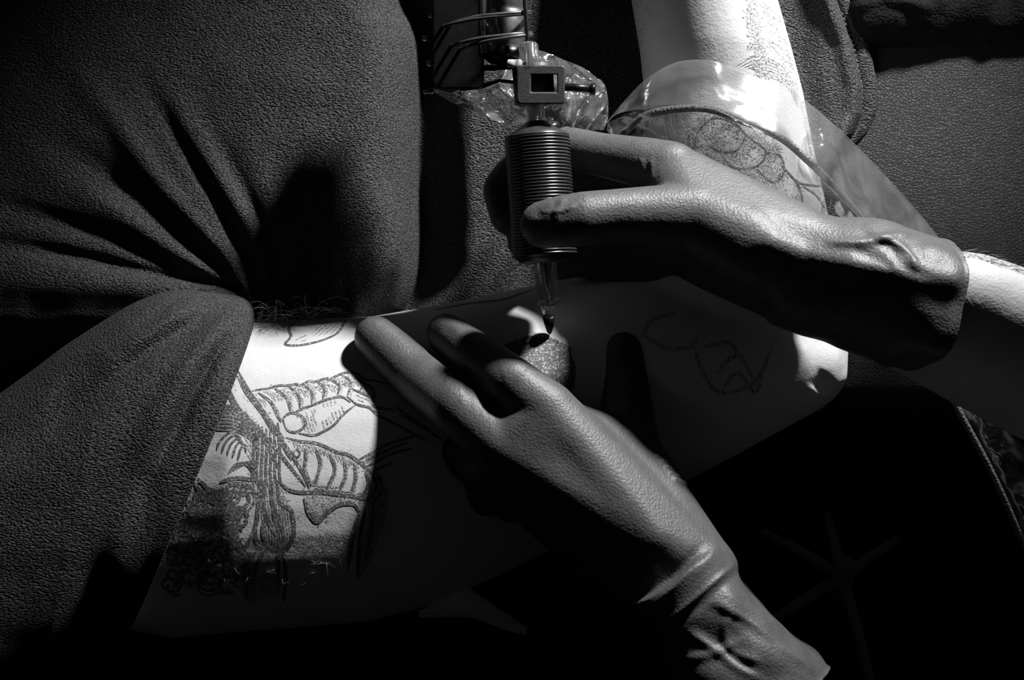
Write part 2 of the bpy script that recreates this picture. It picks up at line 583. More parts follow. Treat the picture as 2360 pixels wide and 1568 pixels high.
# ---- tattoo
class Ink:
    def __init__(s, lift):
        s.v = []; s.f = []; s.lift = lift

    def stroke(s, pts, width=7, taper=True, step=5, lift=None, jit=0.0):
        lift = s.lift if lift is None else lift
        pl = spline(pts, step)
        if jit:
            pl = pl + rng.normal(0, jit, pl.shape)
        hits = [hit(x, y) for x, y in pl]
        n = len(pl)
        run = []
        for i, h in enumerate(hits):
            if h is None or (run and np.linalg.norm(h[0] - run[-1][0]) > 0.006):
                s.flush(run, lift); run = []
            if h is not None:
                t = i / max(1, n - 1)
                wd = width * (min(1, 0.35 + 4 * min(t, 1 - t)) if taper else 1)
                run.append((h[0], h[1], wd * S * 0.5))
        s.flush(run, lift)

    def flush(s, run, lift):
        if len(run) < 2:
            return
        o = len(s.v)
        for i, (p, n, wd) in enumerate(run):
            t = run[min(i + 1, len(run) - 1)][0] - run[max(i - 1, 0)][0]
            b = np.cross(n, t); l = np.linalg.norm(b)
            if l < 1e-9:
                b = np.cross(n, U); l = np.linalg.norm(b)
            b = b / l * wd
            s.v.append(p + n * lift + b); s.v.append(p + n * lift - b)
        for i in range(len(run) - 1):
            a = o + 2 * i
            s.f.append([a, a + 2, a + 3, a + 1])

    def dots(s, poly, count, r=(2, 4), lift=0.00009):
        poly = np.asarray(poly, float)
        x0, y0 = poly.min(0); x1, y1 = poly.max(0)
        k = 0; tries = 0
        while k < count and tries < count * 8:
            tries += 1
            x = random.uniform(x0, x1); y = random.uniform(y0, y1)
            if not inside(x, y, poly):
                continue
            h = hit(x, y)
            if h is None:
                continue
            k += 1
            p, n = h
            a = np.cross(n, U); a /= np.linalg.norm(a); b = np.cross(n, a)
            rr = random.uniform(*r) * S
            el = random.uniform(0.5, 1.0); ph = random.uniform(0, 6.28)
            o = len(s.v)
            for q in range(6):
                c0 = math.cos(q * math.pi / 3) * rr; c1 = math.sin(q * math.pi / 3) * rr * el
                s.v.append(p + n * lift + a * (c0 * math.cos(ph) - c1 * math.sin(ph)) + b * (c0 * math.sin(ph) + c1 * math.cos(ph)))
            s.f.append([o + q for q in range(6)])

    def cloud(s, path, sig, count, r=(1.2, 3.0)):
        """dots scattered about a px path, thinning outwards"""
        pl = spline(path, 4)
        for k in range(count):
            c = pl[random.randrange(len(pl))]
            x = random.gauss(c[0], sig); y = random.gauss(c[1], sig)
            s.dots([(x - 1, y - 1), (x + 1, y - 1), (x + 1, y + 1), (x - 1, y + 1)], 1, r)

    def hatch(s, poly, ang, gap=9, width=3.5, curve=0.0, jit=2.0, frac=1.0):
        """short parallel strokes clipped to a px polygon"""
        poly = np.asarray(poly, float)
        c = poly.mean(0); R_ = np.abs(poly - c).max() * 1.6
        d = np.array([math.cos(ang), math.sin(ang)]); e = np.array([-d[1], d[0]])
        for q in np.arange(-R_, R_, gap):
            seg = []
            for t in np.arange(-R_, R_, 5):
                p = c + e * (q + random.uniform(-.2, .2) * gap * 0.3) + d * t + e * curve * (t / R_) ** 2 * R_
                if inside(p[0], p[1], poly) and random.random() < 0.985:
                    seg.append(p)
                else:
                    if len(seg) > 2 and random.random() < frac:
                        s.stroke(seg, width, step=8, jit=0.4)
                    seg = []

    def build(s, name, mat, parent):
        return add(name, np.array(s.v), s.f, mat, parent)


def inside(x, y, poly):
    r = False; n = len(poly); j = n - 1
    for i in range(n):
        xi, yi = poly[i]; xj, yj = poly[j]
        if (yi > y) != (yj > y) and x < (xj - xi) * (y - yi) / (yj - yi) + xi:
            r = not r
        j = i
    return r


def c7(pts):
    return [(250 + .4592 * x, 680 + .4592 * y) for x, y in pts]


K = Ink(0.00018); H = Ink(0.00011)
# leaf by the shirt
K.stroke(c7([(940, 112), (932, 140), (905, 170), (916, 210), (888, 248), (950, 254), (1030, 240), (1110, 214), (1160, 180), (1200, 105)]), 7, taper=False)
H.hatch(c7([(1000, 215), (1060, 150), (1120, 112), (1190, 108), (1150, 175), (1100, 205)]), -0.7, 7, 4)
H.hatch(c7([(930, 240), (950, 200), (1000, 190), (1030, 235)]), -0.4, 9, 3)
# upper segmented limb
top = [(690, 492), (740, 478), (800, 470), (850, 456), (900, 455), (940, 448), (960, 455), (1010, 432), (1030, 438), (1090, 420), (1110, 424), (1160, 400), (1210, 388), (1255, 400), (1285, 425), (1340, 432), (1400, 450), (1450, 480)]
K.stroke(c7(top), 6)
for q in ([(750, 490), (815, 540), (850, 610), (868, 640)], [(835, 470), (895, 520), (915, 590)], [(905, 458), (955, 510), (962, 570)],
          [(975, 448), (1020, 490), (1022, 545)], [(1045, 434), (1082, 470), (1076, 530)], [(1112, 424), (1158, 455), (1150, 505)], [(1170, 402), (1215, 440), (1200, 512)],
          [(1225, 400), (1275, 450), (1262, 480)]):
    K.stroke(c7(q), 6)
    q2 = [(x + 14, y + 4) for x, y in q]
    H.stroke(c7(q2), 4)
    for k in range(10):
        x = q[0][0] - 45 + k * 8; y = q[0][1] + 14 + k * 2
        H.stroke(c7([(x, y), (x + 20, y + random.uniform(18, 48))]), 3)
K.stroke(c7([(1200, 512), (1250, 550), (1310, 566), (1350, 600), (1450, 655), (1600, 735)]), 6)
K.stroke(c7([(1215, 470), (1290, 500), (1330, 520), (1335, 560), (1440, 580)]), 6)
K.stroke(c7([(1285, 440), (1330, 480), (1335, 520)]), 6)
K.stroke(c7([(1440, 560), (1520, 620), (1640, 700)]), 6)
K.stroke(c7([(1460, 600), (1540, 640), (1680, 730)]), 6)
H.hatch(c7([(1285, 428), (1400, 450), (1440, 500), (1350, 470)]), 1.2, 7, 4)
H.hatch(c7([(1230, 480), (1300, 510), (1320, 545), (1250, 540)]), 0.4, 8, 3)
# second limb
K.stroke(c7([(885, 655), (878, 620), (910, 595), (950, 598), (985, 625), (985, 660), (940, 690), (900, 680), (885, 655)]), 6)
K.stroke(c7([(925, 592), (1020, 555), (1100, 525), (1170, 512), (1215, 540)]), 6)
K.stroke(c7([(955, 695), (1030, 705), (1080, 685), (1130, 655), (1180, 600), (1240, 553)]), 6)
H.hatch(c7([(940, 600), (1030, 560), (1060, 600), (1040, 700), (990, 690)]), 1.25, 7, 4)
H.hatch(c7([(1060, 640), (1150, 560), (1215, 545), (1160, 620), (1080, 680)]), 1.2, 9, 4)
H.hatch(c7([(1060, 540), (1150, 515), (1160, 545), (1080, 570)]), 1.3, 9, 3)
# diagonal straps
for q in ([(632, 385), (660, 430), (690, 490), (760, 580), (850, 700), (950, 850), (1010, 970)], [(650, 380), (705, 480), (790, 600), (880, 720)],
          [(600, 455), (650, 560), (720, 640), (830, 760), (990, 960)], [(590, 480), (640, 570)], [(760, 575), (830, 690), (850, 700)],
          [(850, 640), (860, 720), (920, 830)], [(745, 660), (800, 760), (860, 880)]):
    K.stroke(c7(q), 7)
for k in range(24):
    t = k / 24
    x = 640 + 230 * t; y = 420 + 320 * t
    H.stroke(c7([(x, y), (x + 22, y - 8)]), 4)
    x = 700 + 260 * t; y = 620 + 330 * t
    H.stroke(c7([(x, y), (x + 26, y - 12)]), 4)
# ribbed fan on the left
for k in range(8):
    o = k * 17
    K.stroke(c7([(545 - o * .7, 560 + o), (620 - o * .3, 560 + o), (690 - o * .2, 600 + o * .8), (735, 690 + o * .5), (755, 800 + o * .4)]), 6 if k < 2 else 5)
for k in range(5):
    o = k * 26
    K.stroke(c7([(545 + o, 780 + o * .5), (560 + o, 735 + o * .4), (610 + o * .7, 690 + o * .6), (660 + o * .3, 690 + o)]), 6)
H.hatch(c7([(560, 555), (690, 590), (740, 700), (740, 860), (700, 860), (680, 700), (600, 610)]), 1.0, 8, 4)
H.hatch(c7([(480, 760), (520, 660), (545, 580), (560, 640), (520, 740), (480, 830)]), 2.2, 8, 4)
for k in range(7):
    x = 735 + k * 19
    K.stroke(c7([(x, 640 + k * 10), (x - 6 + k * 3, 780), (x - 14 + k * 4, 900), (x - 6 + k * 5, 960)]), 6)
for k in range(9):
    K.stroke(c7([(600 + k * 14, 900 - k * 8), (640 + k * 12, 850 - k * 2), (700 + k * 4, 850 + k * 8), (745, 900 + k * 6)]), 5)
# lower segmented limb
K.stroke(c7([(890, 715), (960, 735), (1030, 742), (1080, 758), (1150, 790), (1200, 800), (1250, 832), (1320, 890), (1365, 905)]), 7)
K.stroke(c7([(850, 930), (900, 975), (960, 992), (1050, 990), (1150, 1002), (1240, 1012), (1315, 1035)]), 8)
for q in ([(985, 770), (990, 820), (985, 880), (1020, 960)], [(1040, 770), (1062, 850), (1032, 960)], [(1110, 800), (1135, 880), (1090, 985)],
          [(1180, 820), (1190, 900), (1155, 992)], [(1235, 850), (1240, 920), (1218, 1005)], [(1290, 885), (1305, 950), (1262, 1030)],
          [(1325, 900), (1345, 960), (1305, 1035)], [(1350, 905), (1372, 980), (1320, 1050)]):
    K.stroke(c7(q), 7)
    H.stroke(c7([(x + 10, y + 2) for x, y in q]), 4)
H.hatch(c7([(900, 722), (1030, 748), (1180, 805), (1280, 870), (1240, 880), (1100, 820), (950, 780)]), 1.15, 6, 4)
H.hatch(c7([(1250, 860), (1370, 905), (1370, 1000), (1300, 1040), (1320, 940)]), 1.4, 7, 4)
H.hatch(c7([(1020, 950), (1300, 985), (1310, 1030), (1030, 985)]), 0.1, 7, 4)
K.stroke(c7([(930, 790), (945, 775), (962, 790), (955, 812), (935, 812), (930, 790)]), 5)
for q in ([(1250, 830), (1330, 790), (1400, 750), (1560, 700)], [(1255, 850), (1400, 780), (1500, 740)], [(1280, 870), (1420, 800), (1520, 770)], [(1320, 890), (1430, 840)]):
    K.stroke(c7(q), 6)
H.hatch(c7([(1260, 835), (1400, 752), (1420, 800), (1300, 880)]), -0.45, 7, 4)
# hanging strands below
for q in ([(765, 900), (755, 1020), (742, 1150), (700, 1250), (640, 1330)], [(785, 930), (778, 1050), (800, 1130), (840, 1210)], [(815, 930), (825, 1050), (870, 1160), (880, 1230)],
          [(845, 930), (860, 1040), (915, 1080), (932, 1170), (920, 1240), (860, 1300), (850, 1480)], [(790, 1110), (775, 1180), (800, 1240), (900, 1290)],
          [(735, 1150), (745, 1230), (790, 1260)], [(830, 1060), (838, 1130), (860, 1200)], [(870, 1290), (890, 1400), (880, 1540)], [(740, 1290), (690, 1380), (700, 1540)],
          [(800, 1270), (740, 1360), (720, 1500)], [(980, 1020), (1005, 1090), (1048, 1140), (1100, 1090), (1160, 1052), (1230, 1050), (1260, 1090)],
          [(1262, 1085), (1230, 1200), (1200, 1380)], [(1290, 1080), (1262, 1230), (1250, 1420)], [(1330, 1050), (1320, 1180), (1290, 1330)]):
    K.stroke(c7(q), 9)
H.hatch(c7([(760, 900), (850, 930), (930, 1090), (930, 1220), (850, 1300), (790, 1250), (760, 1100)]), 1.45, 6, 4)
H.hatch(c7([(980, 1010), (1240, 1020), (1150, 1055), (1050, 1135)]), -0.5, 5, 5)
H.hatch(c7([(980, 1010), (1240, 1020), (1150, 1055), (1050, 1135)]), 1.1, 7, 5)
H.hatch(c7([(1370, 900), (1410, 1000), (1390, 1150), (1320, 1330), (1240, 1460), (1300, 1100), (1300, 1040)]), 1.5, 5, 6)
H.hatch(c7([(640, 1300), (760, 1280), (850, 1300), (890, 1500), (700, 1560), (640, 1440)]), 1.5, 8, 7)
for path, sg, ct in (([(700, 495), (850, 475), (1000, 455), (1150, 420), (1230, 410)], 6, 500), ([(640, 420), (760, 580), (900, 760), (1000, 950)], 7, 420), ([(740, 680), (760, 800), (780, 930), (800, 1050)], 16, 900),
                     ([(1180, 810), (1280, 870), (1350, 930)], 11, 420), ([(1000, 1000), (1150, 1010), (1290, 1030)], 8, 500), ([(560, 570), (660, 600), (720, 700)], 12, 420),
                     ([(1060, 1060), (1060, 1110)], 13, 260), ([(600, 960), (700, 980), (740, 900)], 14, 420), ([(830, 950), (880, 1080), (900, 1200)], 14, 480), ([(460, 980), (540, 1040), (640, 1050)], 14, 420)):
    H.cloud(c7(path), sg * 0.75, int(ct * 0.45), (1.0, 2.4))
# dark mass lower left: many small curls
for k in range(230):
    x = random.uniform(290, 700); y = random.uniform(960, 1480)
    if x + (y - 960) * 0.42 < 440 or (x > 620 and y < 1100 and random.random() < .6):
        continue
    a = random.uniform(0, 6.28); r = random.uniform(12, 42)
    pts = [(x + r * math.cos(a + b) * (1 + .2 * b), y + r * math.sin(a + b)) for b in np.linspace(0, random.uniform(1.2, 3.6), 5)]
    K.stroke(c7(pts), random.uniform(5, 10))
for q in ([(430, 940), (480, 1010), (560, 1060)], [(450, 920), (520, 990), (600, 1010), (700, 1000)], [(570, 1000), (620, 950), (700, 960), (740, 1020), (700, 1090)],
          [(600, 1010), (640, 975), (690, 990), (705, 1040), (660, 1080)], [(560, 940), (640, 920), (740, 930)], [(380, 1040), (450, 1080), (560, 1100), (660, 1080)],
          [(640, 1090), (640, 1200), (610, 1300)]):
    K.stroke(c7(q), 9)
H.hatch(c7([(330, 1140), (420, 1000), (560, 1060), (700, 1080), (640, 1180), (620, 1400), (380, 1460), (300, 1230)]), 0.9, 9, 7, frac=.8)
H.dots(c7([(330, 1140), (420, 1000), (560, 1060), (700, 1080), (640, 1180), (620, 1400), (380, 1460), (300, 1230)]), 450, (2, 5))
# fresh stippled patch under the needle
spot = [(1150, 800), (1215, 776), (1268, 780), (1310, 800), (1325, 850), (1320, 900), (1270, 910), (1200, 860)]
K.dots(spot, 3600, (2.5, 5.5))
K.stroke([(1300, 800), (1312, 830), (1296, 850), (1300, 890), (1340, 930)], 8)
K.stroke([(1240, 800), (1220, 815), (1225, 850)], 6)
# outline piece near the elbow
for q in ([(1480, 770), (1530, 800), (1590, 800), (1610, 770)], [(1600, 800), (1620, 860), (1660, 905), (1740, 880), (1780, 800)], [(1650, 860), (1700, 820), (1740, 880)],
          [(1660, 905), (1700, 860), (1740, 905), (1760, 840)], [(1620, 800), (1680, 790), (1700, 820)], [(1480, 780), (1500, 740), (1560, 720)]):
    H.stroke(q, 10)
K.stroke([(1000, 715), (1080, 700), (1160, 690), (1225, 668)], 9)
# forearm: band of scales at the top, dotted piece nearer the elbow
for k in range(20):
    y = -20 + k * 11; x = 1716 + 10 * math.sin(k * .7) + k * 1.9
    H.stroke([(x, y), (x + 9, y - 5), (x + 18, y + 2), (x + 11, y + 8), (x, y + 4)], 3)
H.cloud([(1728, -10), (1738, 60), (1750, 120), (1760, 190)], 9, 420, (1.2, 3.2))
H.cloud([(1768, -10), (1785, 60), (1800, 120), (1818, 190)], 13, 300, (1.0, 2.2))
for k in range(30):
    y = random.uniform(0, 180); x = random.uniform(1748, 1800) + y * .2
    H.stroke([(x, y), (x + random.uniform(10, 26), y + random.uniform(4, 26))], 3)
for k in range(7):
    o = k * 8
    H.stroke([(1700 + o, 150 + o * .3), (1745 + o * .6, 128 + o), (1800 + o * .3, 150 + o), (1840, 200 + o)], 3.5)
area = [(1560, 330), (1600, 285), (1650, 262), (1720, 300), (1790, 345), (1800, 385), (1780, 440), (1870, 480), (1800, 470), (1700, 425), (1620, 385)]
H.dots(area, 300, (1.5, 3.5))
for path, sg, ct in (([(1600, 330), (1625, 295), (1660, 275), (1690, 290)], 9, 520), ([(1640, 300), (1665, 330), (1700, 350)], 11, 330), ([(1700, 310), (1745, 330), (1790, 360)], 9, 380),
                     ([(1620, 370), (1680, 385), (1740, 400), (1790, 390)], 10, 480), ([(1690, 415), (1760, 440), (1820, 465)], 9, 380), ([(1780, 365), (1800, 400), (1790, 430)], 7, 200)):
    H.cloud(path, sg, ct, (1.4, 3.6))
for q in ([(1600, 340), (1612, 300), (1645, 272), (1690, 282), (1720, 310)], [(1720, 310), (1700, 345), (1660, 350), (1630, 330)], [(1660, 352), (1690, 385), (1740, 385), (1765, 350), (1720, 312)],
          [(1765, 350), (1800, 362), (1806, 400), (1780, 420), (1742, 388)], [(1640, 385), (1690, 400), (1740, 430), (1800, 460)]):
    K.stroke(q, 4)
for c_ in ((1640, 290, 34), (1690, 345, 40), (1740, 400, 44), (1775, 350, 30), (1620, 350, 36), (1820, 440, 36)):
    for k in range(18):
        a = k / 18 * 6.283
        x0 = c_[0] + c_[2] * .5 * math.cos(a); y0 = c_[1] + c_[2] * .4 * math.sin(a)
        H.stroke([(x0, y0), (c_[0] + c_[2] * math.cos(a + .4), c_[1] + c_[2] * .8 * math.sin(a + .4))], 3)
H.hatch([(1610, 290), (1660, 265), (1690, 290), (1640, 325)], 0.5, 6, 5)
for q in ([(1820, 400), (1845, 440), (1850, 490)], [(1850, 430), (1880, 450), (1900, 480)], [(1800, 380), (1840, 420), (1890, 430)]):
    K.stroke(q, 5)
K.build('tattoo_linework', M['ink'], client)
H.build('tattoo_shading', M['ink_soft'], client)

# ---- T-shirt, torso
shirt_pivot = (575, 700)
ny, nx = 260, 520
yy = np.linspace(-190, 900, ny)


def xr(y):  # right-hand hem of the shirt in the picture
    return np.interp(y, [-200, 0, 100, 200, 260, 310, 345, 420, 520, 900], [1900, 1962, 2000, 2020, 2018, 1995, 1962, 1880, 1800, 1700])


def xl(y):  # fold where the chest lobe turns away
    q = spline([(850, -200), (905, 0), (936, 60), (950, 130), (941, 350), (946, 560), (936, 650), (905, 710), (860, 760), (760, 900)], 8)
    return np.interp(y, q[:, 1], q[:, 0])


tt = np.linspace(0, 1, nx)
X = -220 + np.multiply.outer(xr(yy) + 220, tt)
Y = np.repeat(yy[:, None], nx, 1)
Wm = -46 + 17 * np.clip(Y / 700, -0.4, 1) - 22 * np.clip((350 - X) / 560, 0, 1) ** 2
Wm += 8 * np.exp(-((X - 700) / 300) ** 2 - ((Y - 350) / 330) ** 2)
xb = xl(Y)
Wm -= 46 * np.clip((X - xb + 150) / 176, 0, 1) ** 3 - 33 * sstep(30, 150, X - xb)
Wm -= 14 * sstep(1150, 1420, X)
# rounded hem side
Wm -= 26 * sstep(0, 1, np.clip(1 - (xr(Y) - X) / 45, 0, 1)) * (X > 1500) - 10 * np.exp(-((xr(Y) - X - 52) / 26) ** 2) * (X > 1500)
Wm += 6 * np.exp(-((X - 1925 + (300 - Y) * .12) / 40) ** 2)


def ridge(poly, w0, w1, a0, a1):
    global Wm
    d, t = poly_dist(X, Y, spline(poly, 12))
    wd = w0 + (w1 - w0) * t; am = 0.48 * (a0 + (a1 - a0) * t) * np.clip((1 - t) / 0.45, 0, 1)
    Wm = Wm + am * np.exp(-(d / wd) ** 2)


ridge([(575, 690), (520, 590), (420, 480), (300, 330), (190, 180), (120, 60)], 15, 42, 5, 11)
ridge([(600, 700), (560, 590), (490, 450), (400, 300), (300, 130)], 10, 26, -5, -8)
ridge([(615, 700), (600, 580), (530, 450), (440, 310), (350, 150)], 13, 36, 6, 7)
ridge([(650, 700), (620, 560), (560, 430), (480, 280), (430, 170)], 10, 24, -5, -3)
ridge([(660, 690), (650, 560), (605, 420), (560, 300), (520, 200)], 14, 36, 5, 2)
ridge([(700, 700), (690, 560), (660, 430), (610, 300)], 12, 28, -4, -2)
ridge([(560, 680), (440, 560), (310, 450), (170, 350), (40, 280)], 14, 45, -7, -9)
ridge([(550, 668), (400, 580), (250, 480), (80, 400)], 14, 32, 5, 6)
ridge([(545, 668), (380, 605), (200, 530), (0, 470), (-150, 430)], 12, 34, -6, -8)
ridge([(545, 664), (400, 640), (200, 596), (0, 562), (-180, 545)], 10, 26, -9, -8)
ridge([(540, 672), (400, 672), (200, 655), (0, 640), (-180, 640)], 18, 70, 6, 18)
ridge([(900, 700), (915, 600), (905, 480), (880, 380)], 24, 30, 6, 1)
ridge([(850, 735), (840, 640), (850, 520)], 16, 26, -5, 0)
ridge([(790, 735), (775, 600), (760, 450)], 26, 40, -8, -3)
Wm -= 24 * sstep(720, 880, Y)
v = PN(X.ravel(), Y.ravel(), Wm.ravel())
Wm = Wm + (nz(v, 26, 3.1, 2) * 1.2).reshape(Wm.shape)
shirt = solid_sheet('t_shirt', X, Y, Wm, M['shirt'], client, back=-190, label='dark knit T-shirt pulled into folds at the armpit')
SHIRT_W = Wm
# hem band and its stitches
hem_y = np.linspace(-150, 345, 60)
hm = MB()
rings = []
for y in hem_y:
    c = P(xr(y) - 22, y, -74)
    ring = []
    for q in np.linspace(0, 2 * math.pi, 14, endpoint=False):
        ring.append(c + U * RP(27) * math.cos(q) + W * 0.0065 * math.sin(q))
    rings.append(ring)
hm.rings(rings)
hem = hm.build('hem', M['shirt'], shirt)
for k in range(26):
    y = 30 + k * 12
    x = xr(y) - 33
    st = MB()
    st.tube([P(x, y, -67.6), P(xr(y + 3) - 33, y + 3, -67.2), P(xr(y + 6) - 33, y + 6, -67.6)], RP(1.6), 6)
    st.build('stitch', M['thread'], shirt)

# ---- sleeve round the upper arm
SA = spline([(580, 738), (582, 722), (574, 700), (545, 684), (480, 676), (400, 672), (320, 696), (240, 742), (150, 800), (60, 868), (-60, 950), (-200, 1040)], 10)
SB = spline([(268, 1500), (262, 1512), (255, 1520), (240, 1530), (220, 1550), (180, 1580), (130, 1620), (60, 1680), (-20, 1740), (-120, 1800), (-220, 1860), (-300, 1900)], 10)
ns, ntn = 150, 150
ia = np.linspace(0, len(SA) - 1, ns); ib = np.linspace(0, len(SB) - 1, ns)
SA = np.stack([np.interp(ia, np.arange(len(SA)), SA[:, c]) for c in (0, 1)], 1)
SB = np.stack([np.interp(ib, np.arange(len(SB)), SB[:, c]) for c in (0, 1)], 1)
th = np.linspace(0, 2 * math.pi, ntn * 2, endpoint=False)
sv = np.zeros((ns, ntn * 2, 3))
sx = np.zeros((ns, ntn * 2)); sy = sx.copy(); sw = sx.copy()
for i in range(ns):
    m = (SA[i] + SB[i]) / 2; h = (SA[i] - SB[i]) / 2
    ct = np.sign(np.cos(th)) * np.abs(np.cos(th)) ** 0.9
    hd = 80 + 10 * min(1, i / 60)
    bow = 14 * np.clip(np.sin(th), 0, 1) * (1 - i / ns)     # the opening edge bows to the right over the arm
    sx[i] = m[0] + h[0] * ct + bow
    sy[i] = m[1] + h[1] * ct + bow * 0.1
    sw[i] = -26 + hd * np.sin(th) * (np.abs(np.sin(th)) ** -0.12 if False else 1)
fx, fy = sx, sy


def sridge(poly, w0, w1, a0, a1):
    global sw
    d, t = poly_dist(fx, fy, spline(poly, 12))
    wd = w0 + (w1 - w0) * t; am = 0.85 * (a0 + (a1 - a0) * t)
    am = am * np.clip((1 - t) / 0.3, 0, 1) * np.clip(t / 0.25 + 0.1, 0, 1)
    sw = sw + am * np.exp(-(d / wd) ** 2) * (np.sin(th)[None, :] > -0.05)


sridge([(545, 690), (430, 760), (300, 840), (150, 960), (0, 1080)], 16, 50, -8, -10)
sridge([(480, 690), (380, 730), (280, 800), (160, 900)], 20, 40, 9, 7)
sridge([(555, 700), (470, 800), (390, 920), (300, 1100)], 18, 42, 8, 6)
sridge([(560, 730), (490, 830), (420, 960), (340, 1120), (270, 1290)], 12, 32, -8, -10)
sridge([(440, 680), (340, 745), (230, 830), (100, 930)], 12, 26, -7, -8)
sridge([(400, 1000), (300, 1200), (240, 1350)], 22, 36, 6, 6)
v = PN(sx.ravel(), sy.ravel(), sw.ravel())
v = v + np.multiply.outer(nz(v, 30, 8.0, 2) * 0.0009, W)
f = []
n2 = ntn * 2
for i in range(ns - 1):
    for j in range(n2):
        f.append([i * n2 + j, i * n2 + (j + 1) % n2, (i + 1) * n2 + (j + 1) % n2, (i + 1) * n2 + j])
f.append([(ns - 1) * n2 + j for j in range(n2)])
sl = add('sleeve', v, f, M['shirt'], shirt)
so = sl.modifiers.new('t', 'SOLIDIFY'); so.thickness = 0.0015; so.offset = 0
# stitched cuff line of the sleeve
hb = MB()
hb.tube(PN(sx[0], sy[0], sw[0]).tolist() + [PN(sx[0][:1], sy[0][:1], sw[0][:1])[0].tolist()], 0.0016, 8)
hb.build('sleeve_hem', M['shirt'], shirt)

# ---- trousers at the hip, top right
ys = np.linspace(-260, 190, 50); xs = np.linspace(1900, 2600, 70)
X, Y = np.meshgrid(xs, ys)
Wm = -58 - 70 * np.clip((Y - 20) / 170, 0, 1) ** 2.2 - 60 * np.clip((2000 - X) / 100, 0, 1) ** 2
d, t = poly_dist(X, Y, [(1960, 20), (2040, -5), (2140, 15)])
Wm += 3 * np.exp(-(d / 12) ** 2)
v = PN(X.ravel(), Y.ravel(), Wm.ravel())
Wm = Wm + (nz(v, 30, 1.0) * 3).reshape(Wm.shape)
solid_sheet('trousers', X, Y, Wm, M['trousers'], client, back=-180, label='black cloth trousers at the hip')


# ---- hair
def hairs(name, items, mat, parent, r=0.00012):
    mb = MB()
    for pts in items:
        mb.tube(pts, [r * (1 - 0.75 * i / (len(pts) - 1)) for i in range(len(pts))], 4)
    o = mb.build(name, mat, parent)
    o['kind'] = 'stuff'
    return o


items = []
for k in range(70):
    x = random.uniform(578, 735); y = 741 + random.uniform(-6, 6) - (x - 580) * .03
    dx = random.uniform(-50, 95); dy = -random.uniform(6, 34) * (1.5 if random.random() < .2 else 1)
    w0 = random.uniform(-24, -8)
    items.append([P(x + dx * t + 10 * math.sin(t * 3 + k), y + dy * math.sin(t * 2.2) * 1.1, w0 + 12 * t) for t in np.linspace(0, 1, 8)])
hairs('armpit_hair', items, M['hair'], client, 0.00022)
items = []


def arm_hair(x, y, dx, dy, lift):
    h = hit(x, y)
    if h is None:
        return
    p, n = h
    dv = U * dx * S - VV * dy * S
    items.append([p + dv * t + n * (0.0002 + lift * 0.001 * t * (1.4 - t)) for t in np.linspace(0, 1, 6)])


for k in range(26):
    arm_hair(random.uniform(700, 800), random.uniform(1210, 1300), random.uniform(-26, 26), random.uniform(-20, 30), 3)
for k in range(16):
    arm_hair(random.uniform(480, 780), random.uniform(1290, 1350), random.uniform(-26, 26), random.uniform(-10, 20), 3)
for k in range(40):
    arm_hair(random.uniform(1480, 1560), random.uniform(270, 345), random.uniform(-15, 20), random.uniform(-60, -20), 4)
for k in range(60):
    y = random.uniform(-20, 460); x = np.interp(y, [0, 220, 490], [1783, 1842, 1897])
    arm_hair(x, y, random.uniform(5, 28), random.uniform(-10, 24), 3)
for k in range(30):
    y = random.uniform(0, 110)
    arm_hair(random.uniform(1468, 1500), y, random.uniform(-20, 10), random.uniform(-40, 30), 4)
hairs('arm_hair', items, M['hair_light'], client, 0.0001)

# ================================================================== ARTIST
artist = root('person', 'tattooing person working in two black gloves, bare forearm reaching in from right', 'person', P(2300, 1300, 40))


def cut_open(v, faces, pts, keep_towards, thick=0.0009):
    """trim a closed surface with the plane through three points and leave an open, thick-walled cuff"""
    bm = bmesh.new()
    bv = [bm.verts.new(p) for p in v]
    for q in faces:
        bm.faces.new([bv[i] for i in q])
    a, b, c = [np.asarray(p, float) for p in pts]
    n = np.cross(b - a, c - a); n /= np.linalg.norm(n)
    if n.dot(np.asarray(keep_towards) - a) > 0:
        n = -n
    bmesh.ops.bisect_plane(bm, geom=bm.verts[:] + bm.edges[:] + bm.faces[:], plane_co=Vector(a), plane_no=Vector(n), clear_outer=True)
    bm.verts.index_update()
    vv = np.array([tuple(q.co) for q in bm.verts]); ff = [[q.index for q in f.verts] for f in bm.faces]
    bm.free()
    d = (vv - a) @ n
    return vv, ff, d


def finish_glove(v, f, d, label):
    nrm = normals(v, [q if len(q) >= 3 else q for q in f])
    v = v + nrm * (0.0009 * np.exp(-(d / 0.0011) ** 2))[:, None]      # rolled bead at the rim
    o = add('glove', v, f, M['glove'], artist, label=label)
    md = o.modifiers.new('t', 'SOLIDIFY'); md.thickness = 0.0006; md.offset = -1
    return o


# ---- right hand, holding the machine
mb = MB()
mb.chain([(1545, 395, 40, 70), (1480, 374, 34, 59), (1390, 358, 22, 51), (1300, 340, 8, 50), (1215, 368, 2, 52), (1166, 440, 8, 54), (1180, 492, 14, 53)], 3)   # index
mb.chain([(1570, 490, 20, 66), (1440, 505, 2, 55), (1330, 510, -8, 52), (1235, 530, -2, 50), (1214, 556, 16, 46)], 3)                        # middle
mb.chain([(1590, 570, 8, 62), (1470, 568, -8, 52), (1350, 572, -8, 48), (1262, 572, 2, 45)], 3)                                              # ring
mb.chain([(1620, 620, 6, 56), (1510, 622, -8, 46), (1410, 612, -10, 42), (1340, 604, -6, 38)], 3)                                             # little
mb.chain([(1600, 500, 66, 80), (1490, 497, 70, 68), (1410, 496, 74, 60), (1345, 504, 76, 63), (1290, 512, 74, 61), (1252, 518, 70, 55)], 3)         # thumb
mb.hull([(1545, 395, 40, 66), (1575, 480, 22, 64), (1610, 600, 10, 59), (1880, 600, 58, 104), (1880, 680, 44, 96)], 3)                          # palm
